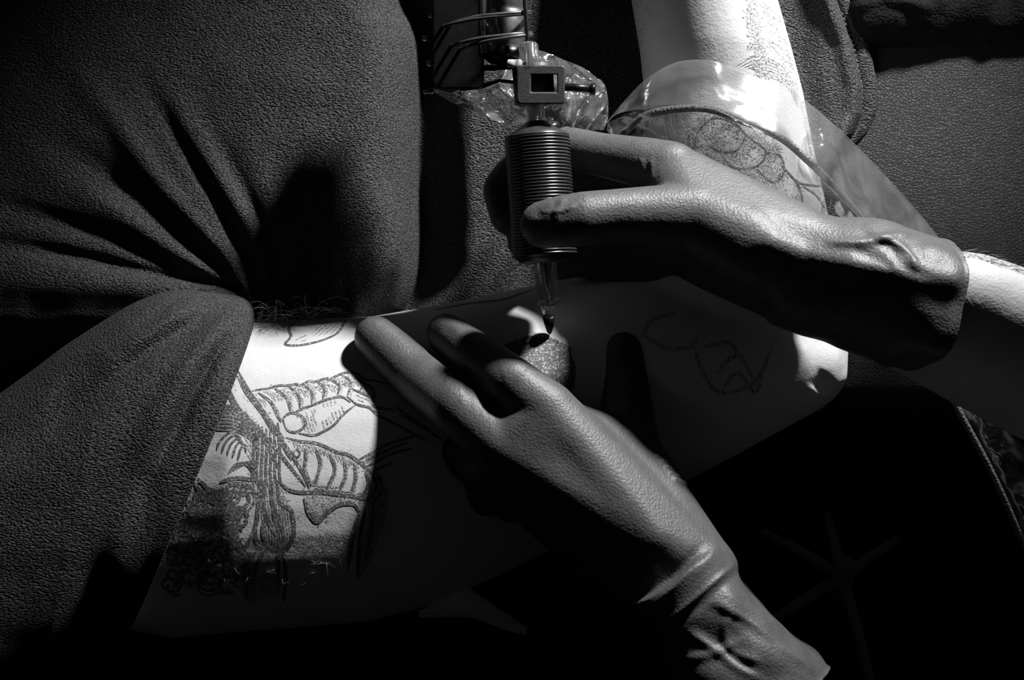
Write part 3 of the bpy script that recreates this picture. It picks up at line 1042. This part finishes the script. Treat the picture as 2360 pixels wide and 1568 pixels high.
mb.hull([(1545, 395, 40, 66), (1600, 500, 66, 78), (1860, 585, 70, 102)], 3)                                                                   # back edge
mb.hull([(1600, 500, 66, 78), (1720, 560, 72, 96), (1880, 640, 72, 99)], 3)                                                                   # thumb ball
mb.sections([(1800, 458, 1770, 745, 58, 32), (1880, 486, 1850, 775, 62, 35), (1950, 507, 1905, 788, 66, 38), (2030, 522, 1968, 812, 68, 40),
             (2110, 535, 2030, 842, 70, 43), (2156, 556, 2085, 850, 70, 45), (2250, 600, 2180, 900, 68, 47)], 40, 2.3)
v, f, e = remesh(mb, 0.0011, 9)
x, y, w = to_px(v)
cuffm = sstep(1850, 1980, x)
nr = normals(v, f)
v = v + nr * (cuffm * nz(v, 28, 4.0, 2) * 0.0035)[:, None]
v = crease(v, f, [(1780, 560), (1900, 600), (2050, 622), (2190, 645)], 30, 3.0, fade=False)
v = crease(v, f, [(1950, 520), (2010, 545), (2060, 570), (2130, 600)], 14, -1.2)
v = crease(v, f, [(2000, 540), (2080, 575), (2120, 625)], 10, 2.0)
v = crease(v, f, [(1900, 560), (1990, 560), (2060, 545), (2120, 550)], 9, 1.6)
v = crease(v, f, [(2040, 540), (2080, 610), (2150, 640)], 12, -0.9)
v = crease(v, f, [(1960, 575), (2030, 600), (2060, 620)], 13, -0.9)
v = crease(v, f, [(1478, 362), (1482, 390), (1490, 420)], 6, 0.9)
v = crease(v, f, [(1500, 365), (1503, 390), (1504, 420)], 6, 0.8)
v = crease(v, f, [(1280, 458), (1275, 480), (1230, 495)], 9, -0.6)
v = crease(v, f, [(1300, 455), (1285, 485), (1280, 510)], 8, 0.6)
v = crease(v, f, [(1330, 470), (1300, 485), (1240, 490)], 6, 0.8)
v = relax(v, e, 1, 0.4)
v, f, d = cut_open(v, f, [P(2150, 552, 70), P(2212, 706, 112), P(2078, 856, 70)], P(1700, 500, 50))
finish_glove(v, f, d, 'black glove whose hand grips the tattoo machine')
# bare forearm behind the cuff
mb = MB()
mb.sections([(1960, 560, 1920, 790, 64, 28, 8), (2060, 565, 2010, 830, 66, 32, 12), (2160, 572, 2080, 862, 64, 38, 16), (2260, 585, 2190, 925, 60, 43, 18),
             (2360, 618, 2300, 985, 54, 46, 18), (2480, 660, 2430, 1050, 46, 50, 18), (2700, 740, 2660, 1160, 30, 54, 18)], 40)
v, f, e = remesh(mb, 0.0018, 8)
add('forearm', v, f, M['skin2'], artist)
FA = BVHTree.FromPolygons([Vector(p) for p in v], f)
items = []
for k in range(110):
    xx = random.uniform(2170, 2380); yy_ = np.interp(xx, [2155, 2250, 2360], [572, 582, 620]) + random.uniform(1, 14)
    h = hit(xx, yy_, FA)
    if h is None: continue
    p, n = h
    dv = U * random.uniform(10, 34) * S - VV * random.uniform(-4, 14) * S
    items.append([p + dv * t + n * (0.0002 + 0.0022 * t * (1.3 - t)) for t in np.linspace(0, 1, 5)])
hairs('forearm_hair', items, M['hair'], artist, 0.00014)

# ---- left hand, stretching the skin
mb = MB()
seat = lambda x, y, r: (arm_w(x, y) or 0) + RP(r) * 1000 * 0.6
sm, si, stt = seat(872, 780, 50), seat(1030, 775, 47), seat(1436, 815, 48)
mb.chain([(866, 778, sm, 51), (905, 815, sm + 5, 57), (960, 866, sm + 14, 60), (1050, 938, 56, 63), (1155, 1026, 65, 69)], 3)      # middle
mb.chain([(1028, 768, si, 47), (1062, 790, si + 11, 51), (1100, 822, si + 23, 55), (1180, 882, 64, 60), (1262, 948, 66, 70)], 3)      # index
mb.chain([(1135, 1085, 45, 63), (1060, 1040, 29, 53), (1030, 1030, 19, 49), (1060, 1075, 27, 45)], 3)                   # ring, curled under
mb.chain([(1180, 1150, 33, 57), (1110, 1120, 29, 47), (1085, 1115, 23, 43), (1120, 1150, 31, 41)], 3)                   # little, curled under
mb.chain([(1450, 1020, 43, 69), (1446, 960, 29, 63), (1440, 880, 19, 55), (1436, 812, 15, 49)], 3)                      # thumb
mb.hull([(1262, 950, 65, 70), (1158, 1026, 63, 70), (1180, 1110, 44, 62), (1615, 1305, 74, 80), (1530, 1385, 68, 84), (1400, 1300, 58, 70)], 3)        # back of the hand
mb.hull([(1262, 950, 66, 70), (1160, 1028, 64, 70), (1420, 1170, 82, 60), (1500, 1240, 86, 60), (1600, 1300, 78, 76), (1520, 1370, 74, 76)], 3)
mb.hull([(1310, 990, 56, 66), (1450, 1030, 44, 62), (1530, 1180, 66, 70), (1600, 1280, 72, 76), (1420, 1180, 74, 66)], 3)                        # thumb side
mb.hull([(1380, 1250, 62, 66), (1420, 1330, 55, 72), (1535, 1392, 66, 84), (1622, 1318, 74, 82)], 3)
mb.sections([(1650, 1240, 1440, 1390, 74, 30), (1692, 1305, 1490, 1440, 74, 30), (1738, 1365, 1510, 1485, 74, 33), (1810, 1435, 1530, 1545, 74, 38),
             (1905, 1528, 1560, 1640, 74, 43), (1990, 1610, 1620, 1730, 74, 46), (2100, 1720, 1720, 1850, 74, 48)], 40, 2.3)
v, f, e = remesh(mb, 0.0011, 14)
x, y, w = to_px(v)
nr = normals(v, f)
along = (x - 1590) * 0.62 + (y - 1365) * 0.78
cm = sstep(10, 70, along)
v = v + nr * (cm * nz(v, 30, 2.0, 2) * 0.0032)[:, None]
v = v - nr * (cm * np.abs(nz(v, 36, 7.0, 1)) * 0.0022)[:, None]
for poly, wd, am in (([(1455, 1440), (1560, 1345), (1636, 1258)], 6, 0.9), ([(1450, 1425), (1545, 1335), (1620, 1252)], 9, -0.6), ([(1475, 1490), (1595, 1385), (1700, 1296)], 6, 1.1),
                     ([(1490, 1500), (1612, 1398), (1708, 1312)], 10, -0.8), ([(1470, 1465), (1580, 1365), (1668, 1282)], 16, -0.5),
                     ([(1600, 1400), (1680, 1420), (1750, 1455), (1830, 1500)], 14, -0.45), ([(1640, 1385), (1720, 1430), (1800, 1490), (1880, 1550)], 10, 1.3),
                     ([(1580, 1450), (1650, 1500), (1700, 1540), (1760, 1570)], 10, 1.3), ([(1600, 1440), (1680, 1500), (1740, 1560)], 14, -0.45),
                     ([(1690, 1410), (1670, 1450), (1690, 1500), (1760, 1530)], 10, 1.1), ([(1560, 1520), (1640, 1510), (1720, 1470)], 11, 1.0),
                     ([(1250, 1010), (1340, 1090), (1460, 1220), (1560, 1340)], 44, -1.6), ([(975, 790), (1005, 820), (1030, 838)], 7, 0.8),
                     ([(1000, 745), (1040, 750), (1080, 790)], 12, 0.6), ([(1150, 860), (1185, 850), (1215, 860)], 26, 0.5), ([(1020, 880), (1050, 900), (1075, 900)], 30, 0.6)):
    v = crease(v, f, poly, wd, am)
# small puckers along the thumb side
for k in range(9):
    t = k / 8
    cx = 1506 + 76 * t; cy = 1008 + 112 * t
    v = crease(v, f, [(cx + 10, cy - 3), (cx - 12, cy - 8), (cx - 34, cy - 20)], 5, 1.5)
v = relax(v, e, 1, 0.35)
v, f, d = cut_open(v, f, [P(1915, 1528, 72), P(1862, 1600, 118), P(1600, 1700, 72)], P(1300, 1000, 70))
finish_glove(v, f, d, 'black glove whose fingers stretch the tattooed skin')
mb = MB()
mb.sections([(1690, 1370, 1560, 1460, 72, 20), (1790, 1470, 1610, 1580, 72, 26), (1890, 1580, 1690, 1680, 70, 32), (2050, 1760, 1830, 1880, 64, 38), (2300, 2050, 2050, 2200, 50, 42)], 36)
v, f, e = remesh(mb, 0.002, 8)
add('forearm', v, f, M['skin2'], artist)

# ================================================================== TATTOO MACHINE
WM = 38.0
tipw = arm_w(1267, 775)
print('ARM_W at tip', tipw, [(q, round(arm_w(*q), 1)) for q in ((864, 775), (905, 1000), (700, 900), (1028, 768), (1100, 900), (1436, 812), (1450, 1000), (1200, 1100))])


def ax(y):   # axis of the machine: point at photo height y
    x = 1234 + (y - 260) * 0.065
    return P(x, y, np.interp(y, [0, 600, 772], [WM, WM, (tipw if tipw else 30) + 0.6]))


machine = root('tattoo_machine', 'black tattoo machine with ribbed grip and clear needle tip', 'tattoo machine', ax(772))
up = ax(300) - ax(560); up /= np.linalg.norm(up)


def ly(y):   # distance along the axis from photo height 600
    return float(np.dot(ax(y) - ax(600), up))


A0 = ax(600)
mb = MB()
prof = [(ly(606), RP(30, WM)), (ly(604), RP(58, WM)), (ly(596), RP(66, WM))]
k = 0
yv = 590.0
while yv > 322:
    prof += [(ly(yv), RP(72.5, WM)), (ly(yv - 1.3), RP(75.2, WM)), (ly(yv - 4.4), RP(75.2, WM)), (ly(yv - 5.8), RP(72.5, WM)), (ly(yv - 7.4), RP(72.3, WM))]
    yv -= 7.6
prof += [(ly(321), RP(73, WM)), (ly(318), RP(71, WM)), (ly(317), RP(30, WM))]
mb.lathe(A0, up, prof, 72)
mb.build('grip', M['grip'], machine)
mb = MB()
mb.lathe(A0, up, [(ly(322), RP(60, WM)), (ly(319), RP(75, WM)), (ly(315), RP(75, WM)), (ly(303), RP(55, WM)), (ly(293), RP(39, WM)), (ly(285), RP(29, WM)), (ly(281), RP(25, WM)), (ly(281), RP(12, WM))], 56)
mb.build('grip_cone', M['grip'], machine)
mb = MB()
mb.lathe(A0, up, [(ly(300), RP(22, WM)), (ly(236), RP(22, WM)), (ly(236), RP(15, WM)), (ly(300), RP(15, WM))], 40, cap=False)
mb.build('stem_tube', M['stem'], machine)
# clear tip: barrel, taper, black nib, needle inside
tipax = ax(772) - ax(600); tl = np.linalg.norm(tipax); tipax /= tl
mb = MB()
mb.lathe(A0 - tipax * 0.004, tipax, [(0, RP(25, WM)), (tl * .40, RP(27, WM)), (tl * .60, RP(21, WM)), (tl * .78, RP(14.5, WM)), (tl * .78, RP(12.5, WM)), (tl * .60, RP(18, WM)), (tl * .40, RP(23, WM)), (0, RP(21, WM))], 40, cap=False)
mb.build('clear_tip', M['clear_dark'], machine)
mb = MB()
mb.lathe(A0, tipax, [(tl * .535, RP(24.6, WM)), (tl * .545, RP(25.4, WM)), (tl * .555, RP(24.6, WM))], 40, cap=False)
mb.build('tip_ring', M['steel'], machine)
mb = MB()
mb.lathe(A0, tipax, [(tl * .74, RP(9, WM)), (tl * .745, RP(15, WM)), (tl * .86, RP(11.5, WM)), (tl * .96, RP(6, WM)), (tl * .985, RP(3, WM))], 32)
mb.build('nib', M['black'], machine)
mb = MB()
mb.tube([A0, A0 + tipax * tl * .8, A0 + tipax * tl], [RP(3.2, WM), RP(3.2, WM), RP(1.2, WM)], 10)
mb.build('needle', M['steel'], machine)


# clamp with square window
def slab(mb, outer, inner, w0, w1):
    n = len(outer)
    o = len(mb.v)
    for ring, w in ((outer, w0), (outer, w1), (inner, w1), (inner, w0)):
        mb.v.extend([tuple(P(x, y, w)) for x, y in ring])
    for a, b in ((0, 1), (1, 2), (2, 3), (3, 0)):
        for j in range(n):
            k2 = (j + 1) % n
            mb.f.append([o + a * n + j, o + a * n + k2, o + b * n + k2, o + b * n + j])


def rrect(x0, x1, y0, y1, r, m=5, rl=None):
    out = []
    for cx, cy, a0, rr in ((x1 - r, y0 + r, -90, r), (x1 - r, y1 - r, 0, r), (x0 + (rl or r), y1 - (rl or r), 90, rl or r), (x0 + (rl or r), y0 + (rl or r), 180, rl or r)):
        for a in np.linspace(a0, a0 + 90, m):
            out.append((cx + rr * math.cos(math.radians(a)), cy + rr * math.sin(math.radians(a))))
    return out


clamp = MB()
slab(clamp, rrect(1190, 1302, 150, 240, 6, 5, 10), rrect(1224, 1284, 172, 212, 3, 5), WM - 10, WM + 15)
cl = clamp.build('clamp', M['clamp'], machine, smooth=False)
md = cl.modifiers.new('b', 'BEVEL'); md.width = 0.0009; md.segments = 2; md.limit_method = 'ANGLE'; md.angle_limit = 0.9
mb = MB()
mb.lathe(ax(240), up, [(0, RP(40, WM)), (0.0005, RP(47, WM)), (float(np.dot(ax(152) - ax(240), up)), RP(47, WM)), (float(np.dot(ax(149) - ax(240), up)), RP(40, WM))], 40)
mb.build('clamp_barrel', M['clamp'], machine)
mb = MB()
mb.tube([P(1296, 200, WM + 4), P(1366, 205, WM + 4)], RP(9, WM), 16)
mb.build('clamp_screw', M['black'], machine)
mb = MB()
mb.tube([P(1360, 205, WM + 4), P(1372, 206, WM + 4)], RP(13, WM), 8)
mb.build('clamp_screw_head', M['black'], machine)
# clear grommet, needle bar, nipple
mb = MB()
gx = P(1221, 152, WM + 10)
mb.lathe(gx, up, [(0, RP(25, WM)), (RP(20), RP(25, WM)), (RP(22), RP(22.5, WM)), (RP(45), RP(22.5, WM)), (RP(50), RP(18, WM)), (RP(50), RP(8, WM)), (0, RP(8, WM))], 32, cap=False)
mb.build('needle_grommet', M['clear'], machine)
mb = MB()
mb.tube([P(1205, -80, WM + 14), P(1209, 0, WM + 14), P(1214, 80, WM + 12), P(1219, 152, WM + 10)], RP(5, WM), 12)
mb.build('needle_bar', M['steel'], machine)
mb = MB()
box(mb, 1168, 1204, 137, 156, WM + 2, WM + 12, 4)
mb.build('spacer', M['white_plastic'], machine)
# motor with end caps
mb = MB()
mo = P(1163, 142, WM - 4)
mup = np.asarray(P(1166, 0, WM - 4)) - mo; mup /= np.linalg.norm(mup)
mb.lathe(mo, mup, [(0, RP(20)), (RP(2), RP(34)), (RP(9), RP(43)), (RP(26), RP(45)), (RP(29), RP(43.5)), (RP(32), RP(45.5)), (RP(108), RP(46)), (RP(112), RP(44)), (RP(116), RP(46)), (RP(230), RP(46)), (RP(236), RP(38))], 48)
mb.build('motor', M['motor'], machine)
mb = MB()
mb.lathe(mo - mup * 0.0008, mup, [(0, RP(18)), (RP(1), RP(36)), (RP(9), RP(45.5)), (RP(30), RP(47)), (RP(30), RP(40))], 48)
mb.build('motor_cap', M['black'], machine)
# frame: dark block to the left of the motor
mb = MB()
slab(mb, rrect(1000, 1116, -120, 206, 18), rrect(1030, 1090, -70, -30, 8), WM - 22, WM + 2)
fr = mb.build('frame', M['black'], machine, smooth=False)
md = fr.modifiers.new('b', 'BEVEL'); md.width = 0.001; md.segments = 2; md.limit_method = 'ANGLE'; md.angle_limit = 0.9
mb = MB()
slab(mb, [(1080, 150), (1200, 150), (1200, 196), (1150, 190), (1110, 205), (1060, 210)], [(1100, 165), (1180, 160), (1185, 185), (1150, 182), (1110, 194), (1085, 198)], WM - 14, WM - 2)
mb.build('lower_arm', M['black'], machine, smooth=False)
mb = MB()
box(mb, 1108, 1126, -60, 122, WM - 6, WM + 3, 2)
mb.build('side_rail', M['clear'], machine)
mb = MB()
box(mb, 1093, 1106, -60, 10, WM - 4, WM + 2, 2)
mb.build('spring', M['steel'], machine)


def knob(name, x, y, w, r, h, mat, ring=True):
    mb = MB()
    mb.lathe(P(x, y, w), W, [(0, RP(r)), (h * .8, RP(r)), (h, RP(r * .86)), (h, RP(r * .6)), (h * .8, RP(r * .5)), (h * .8, RP(r * .1))], 32)
    return mb.build(name, mat, machine)


knob('contact_knob', 1004, 42, WM - 12, 26, 0.018, M['rubber'])
knob('contact_knob', 1020, 165, WM - 10, 24, 0.016, M['rubber'])
for (x, y, r) in ((978, 88, 7), (988, 146, 7), (980, 212, 5), (992, 36, 5)):
    mb = MB()
    mb.tube([P(x + 18, y + 2, WM - 6), P(x, y, WM - 5), P(x - 5, y, WM - 5)], [RP(r * .7), RP(r), RP(r * .6)], 10)
    mb.build('binding_screw', M['steel'], machine)
# rubber bands: loops round motor and needle bar
for (yl, yr_, xl_, xr_) in ((44, 27, 1040, 1222), (52, 31, 1020, 1222), (104, 80, 1060, 1226), (96, 76, 1040, 1224), (74, 120, 1000, 1010)):
    if xl_ > xr_ - 50:
        continue
    pts = []
    for q in np.linspace(0, 2 * math.pi, 64):
        c, s_ = math.cos(q), math.sin(q)
        c2 = math.copysign(abs(c) ** 0.75, c); s2 = math.copysign(abs(s_) ** 0.6, s_)
        x = (xl_ + xr_) / 2 + (xr_ - xl_) / 2 * c2
        q_ = (xr_ - x) / (xr_ - xl_)
        y = yr_ + (yl - yr_) * q_ ** 1.2 + 40 * max(0, q_ - 0.6) ** 1.5
        pts.append(P(x, y, WM - 3 + 19.5 * s2))
    mb = MB()
    mb.tube(pts, RP(4.2, WM), 8, cap=False)
    mb.build('rubber_band', M['rubber'], machine)


# ================================================================== CLEAR FILM, CORD, BAG
def film(name, A, B, wf, mat, n=110, m=50, seed=0.0, amp=1.5, parent=None, origin=None, bulge=8, thick=0.00012, drape=False, fr=40):
    """flattened tube of film between two px contours, front and back layer"""
    A = spline(A, 6); B = spline(B, 6)
    ia = np.linspace(0, len(A) - 1, n)
    A = np.stack([np.interp(ia, np.arange(len(A)), A[:, c]) for c in (0, 1)], 1)
    ib = np.linspace(0, len(B) - 1, n)
    B = np.stack([np.interp(ib, np.arange(len(B)), B[:, c]) for c in (0, 1)], 1)
    t = np.linspace(0, 1, m)
    X = A[:, :1] * (1 - t) + B[:, :1] * t
    Y = A[:, 1:] * (1 - t) + B[:, 1:] * t
    s_ = np.repeat(np.linspace(0, 1, n)[:, None], m, 1)
    Tm = np.repeat(t[None], n, 0)
    Wf = wf(X, Y, s_, Tm)
    if drape:      # never below the forearm it lies on
        lim = np.array([(lambda q: -1e3 if q is None else q + 1.5)(arm_w(a, b)) for a, b in zip(X.ravel(), Y.ravel())]).reshape(X.shape)
        Wf = np.maximum(Wf, lim)
        for k in range(14):
            g_ = np.pad(Wf, 1, mode='edge')
            Wf = np.maximum((g_[:-2, 1:-1] + g_[2:, 1:-1] + g_[1:-1, :-2] + g_[1:-1, 2:]) / 4, lim)
    v = PN(X.ravel(), Y.ravel(), Wf.ravel())
    d = nz(v, fr, seed, 3) * amp + np.abs(nz(v, fr * 2.2, seed + 5, 2)) * amp * 0.6
    env = (np.sin(math.pi * Tm) ** 0.5).ravel()
    front = PN(X.ravel(), Y.ravel(), Wf.ravel() + (d + bulge) * env)
    f = grid_faces(n, m)
    o = add(name, front, f, mat, parent, origin=origin)
    md = o.modifiers.new('t', 'SOLIDIFY'); md.thickness = thick; md.offset = 0
    return o


def wf_sleeve(X, Y, s_, t):
    # lies over the forearm, slides down to the chair at its right edge
    base = np.interp(X, [1400, 1500, 1650, 1800, 1900, 2000, 2150, 2260], [20, 42, 50, 54, 40, 8, -30, -45])
    sl = np.interp(X, [1400, 1560, 1680, 1712, 1850, 1900, 2000], [9, 8, 10, 19, 19, 12, 12])
    return base - sl * (1 - t)


sleeve_o = P(1900, 560, -60)
sleeve = root('plastic_sleeve', 'clear plastic cord sleeve draped across the client\'s tattooed forearm', 'plastic sleeve', sleeve_o)
film('upper_layer', [(1398, 282), (1440, 232), (1490, 182), (1560, 143), (1640, 140), (1690, 160), (1810, 200), (1850, 226), (1920, 285), (1990, 352), (2100, 470), (2175, 562), (2230, 640)],
     [(1400, 284), (1420, 264), (1470, 252), (1530, 247), (1630, 248), (1720, 285), (1810, 330), (1850, 365), (1890, 410), (1930, 450), (1990, 512), (2060, 590), (2110, 680)],
     wf_sleeve, M['film'], 130, 60, 2.0, 0.9, sleeve, bulge=1, drape=True)
film('lower_layer', [(1400, 284), (1470, 252), (1530, 247), (1630, 248), (1720, 285), (1810, 330), (1850, 365), (1890, 410), (1930, 450), (1990, 512), (2060, 590)],
     [(1398, 300), (1440, 350), (1520, 400), (1600, 430), (1680, 450), (1740, 470), (1800, 500), (1850, 520), (1900, 550), (1960, 590), (2020, 650)],
     lambda X, Y, s_, t: wf_sleeve(X, Y, s_, t * 0 + 1) - 14 * t, M['film_thin'], 110, 40, 6.0, 3.0, sleeve, bulge=1, drape=True)
film('under_layer', [(1850, 300), (1920, 300), (1990, 358), (2100, 474), (2172, 562), (2226, 640)],
     [(1860, 380), (1880, 420), (1930, 470), (1985, 530), (2050, 610), (2110, 690)],
     lambda X, Y, s_, t: wf_sleeve(X, Y, s_, t) - 16, M['film_thin'], 70, 40, 11.0, 5.5, sleeve, bulge=0)
film('tail', [(2150, 860), (2200, 930), (2250, 1040), (2300, 1120), (2350, 1230), (2420, 1380)],
     [(2290, 880), (2300, 950), (2330, 985), (2380, 1060), (2420, 1150), (2480, 1300)],
     lambda X, Y, s_, t: -70 - (Y - 860) * 0.12, M['film'], 70, 40, 15.0, 4, sleeve, bulge=8)
mb = MB()
cp = spline([(1310, 300, 0), (1400, 335, 6), (1445, 300, 20), (1500, 262, 36), (1620, 250, 44), (1720, 282, 46), (1800, 318, 49), (1860, 368, 42), (1905, 412, 32), (1950, 462, 14), (1995, 520, 0), (2050, 620, -25),
             (2110, 760, -45), (2200, 930, -66), (2300, 1120, -90), (2420, 1400, -130)], 8)
mb.tube([P(*q) for q in cp], 0.0021, 12)
cord = mb.build('power_cord', M['cord'], None, origin=P(1950, 470, -20))
tag(cord, 'braided machine cord running inside the clear plastic sleeve', 'cord')

bag = film('plastic_bag', [(998, 204), (1060, 207), (1120, 200), (1170, 150), (1200, 112), (1250, 118), (1300, 138), (1350, 160), (1394, 196)],
           [(1000, 212), (1050, 240), (1100, 262), (1150, 282), (1200, 294), (1260, 298), (1320, 290), (1352, 262), (1396, 202)],
           lambda X, Y, s_, t: 8 + 0 * X + 6 * np.sin(s_ * 23) * np.sin(t * 7), M['bag'], 120, 60, 21.0, 9.0, None, origin=P(1200, 290, 5), bulge=3, fr=24)
tag(bag, 'crumpled clear plastic bag tied behind the machine clamp', 'plastic bag')
bag2 = film('plastic_bag', [(1300, 176), (1340, 180), (1385, 184), (1400, 220), (1402, 270)], [(1302, 300), (1330, 298), (1352, 300), (1372, 300), (1392, 300)],
            lambda X, Y, s_, t: 2 + 8 * np.sin(s_ * 17 + t * 5), M['bag'], 60, 40, 33.0, 9.0, None, origin=P(1350, 300, 0), bulge=3, fr=26)
tag(bag2, 'twisted clear plastic end between machine clamp and client\'s forearm', 'plastic wrap')

# ================================================================== PAPER TOWEL
A = spline([(968, 1424), (985, 1388), (1010, 1350), (1040, 1326), (1075, 1352), (1110, 1378), (1160, 1412), (1214, 1447)], 6)
B = spline([(966, 1408), (985, 1408), (1010, 1407), (1040, 1406), (1075, 1408), (1110, 1416), (1160, 1436), (1214, 1449)], 6)
n, m = 70, 24
A = np.stack([np.interp(np.linspace(0, len(A) - 1, n), np.arange(len(A)), A[:, c]) for c in (0, 1)], 1)
B = np.stack([np.interp(np.linspace(0, len(B) - 1, n), np.arange(len(B)), B[:, c]) for c in (0, 1)], 1)
t = np.linspace(0, 1, m)
X = A[:, :1] * (1 - t) + B[:, :1] * t; Y = A[:, 1:] * (1 - t) + B[:, 1:] * t
Tm = np.repeat(t[None], n, 0)
Wp = -4 + 10 * Tm + 1.5 * np.sin(X * .09)
v = PN(X.ravel(), Y.ravel(), Wp.ravel())
f = grid_faces(n, m)
# folded-under flap
X2 = B[:, :1] + (B[:, :1] - A[:, :1]) * 0.2 * t; Y2 = B[:, 1:] + 14 * t
W2 = 6 - 12 * t[None] + 0 * X2
v2 = PN(X2.ravel(), Y2.ravel(), W2.ravel())
f2 = [[a + n * m for a in q] for q in f]
pt = add('paper_towel', np.vstack([v, v2]), f + f2, M['paper'], None, origin=P(1080, 1450, -50))
md = pt.modifiers.new('t', 'SOLIDIFY'); md.thickness = 0.0006
tag(pt, 'folded white paper towel corner beneath the tattooed upper arm', 'paper towel')

# ================================================================== STOOL BASE ON THE FLOOR
hub = on_height(1940, 1332, 0.10)
stool = root('rolling_stool', 'star-shaped metal stool base on the floor in the dark', 'stool', (hub[0], hub[1], 0))
ends = [on_height(1906, 1188, 0.07), on_height(1800, 1262, 0.07), on_height(2105, 1212, 0.07)]
R_ = np.mean([np.linalg.norm((e_ - hub)[:2]) for e_ in ends])
angs = [math.atan2(*(e_ - hub)[:2][::-1]) for e_ in ends]
angs += [angs[1] + 1.35, angs[1] + 2.6]
for a in angs:
    e_ = hub + np.array([math.cos(a) * R_, math.sin(a) * R_, -0.03])
    mb = MB(); mb.tube([hub, hub * .5 + e_ * .5 + np.array([0, 0, .004]), e_], [0.007, 0.006, 0.005], 8)
    mb.build('leg', M['base'], stool)
    mb = MB(); mb.tube([e_ + np.array([0.0, -0.012, -0.042]), e_ + np.array([0.0, 0.012, -0.042])], 0.027, 16)
    mb.build('castor', M['black'], stool)
mb = MB(); mb.lathe(hub - np.array([0, 0, .03]), (0, 0, 1), [(0, .008), (.01, .013), (.05, .012), (.06, .008)], 20)
mb.build('hub', M['base'], stool)
print('TRIS', sum(len(p.vertices) - 2 for o in bpy.data.objects if o.type == 'MESH' for p in o.data.polygons))
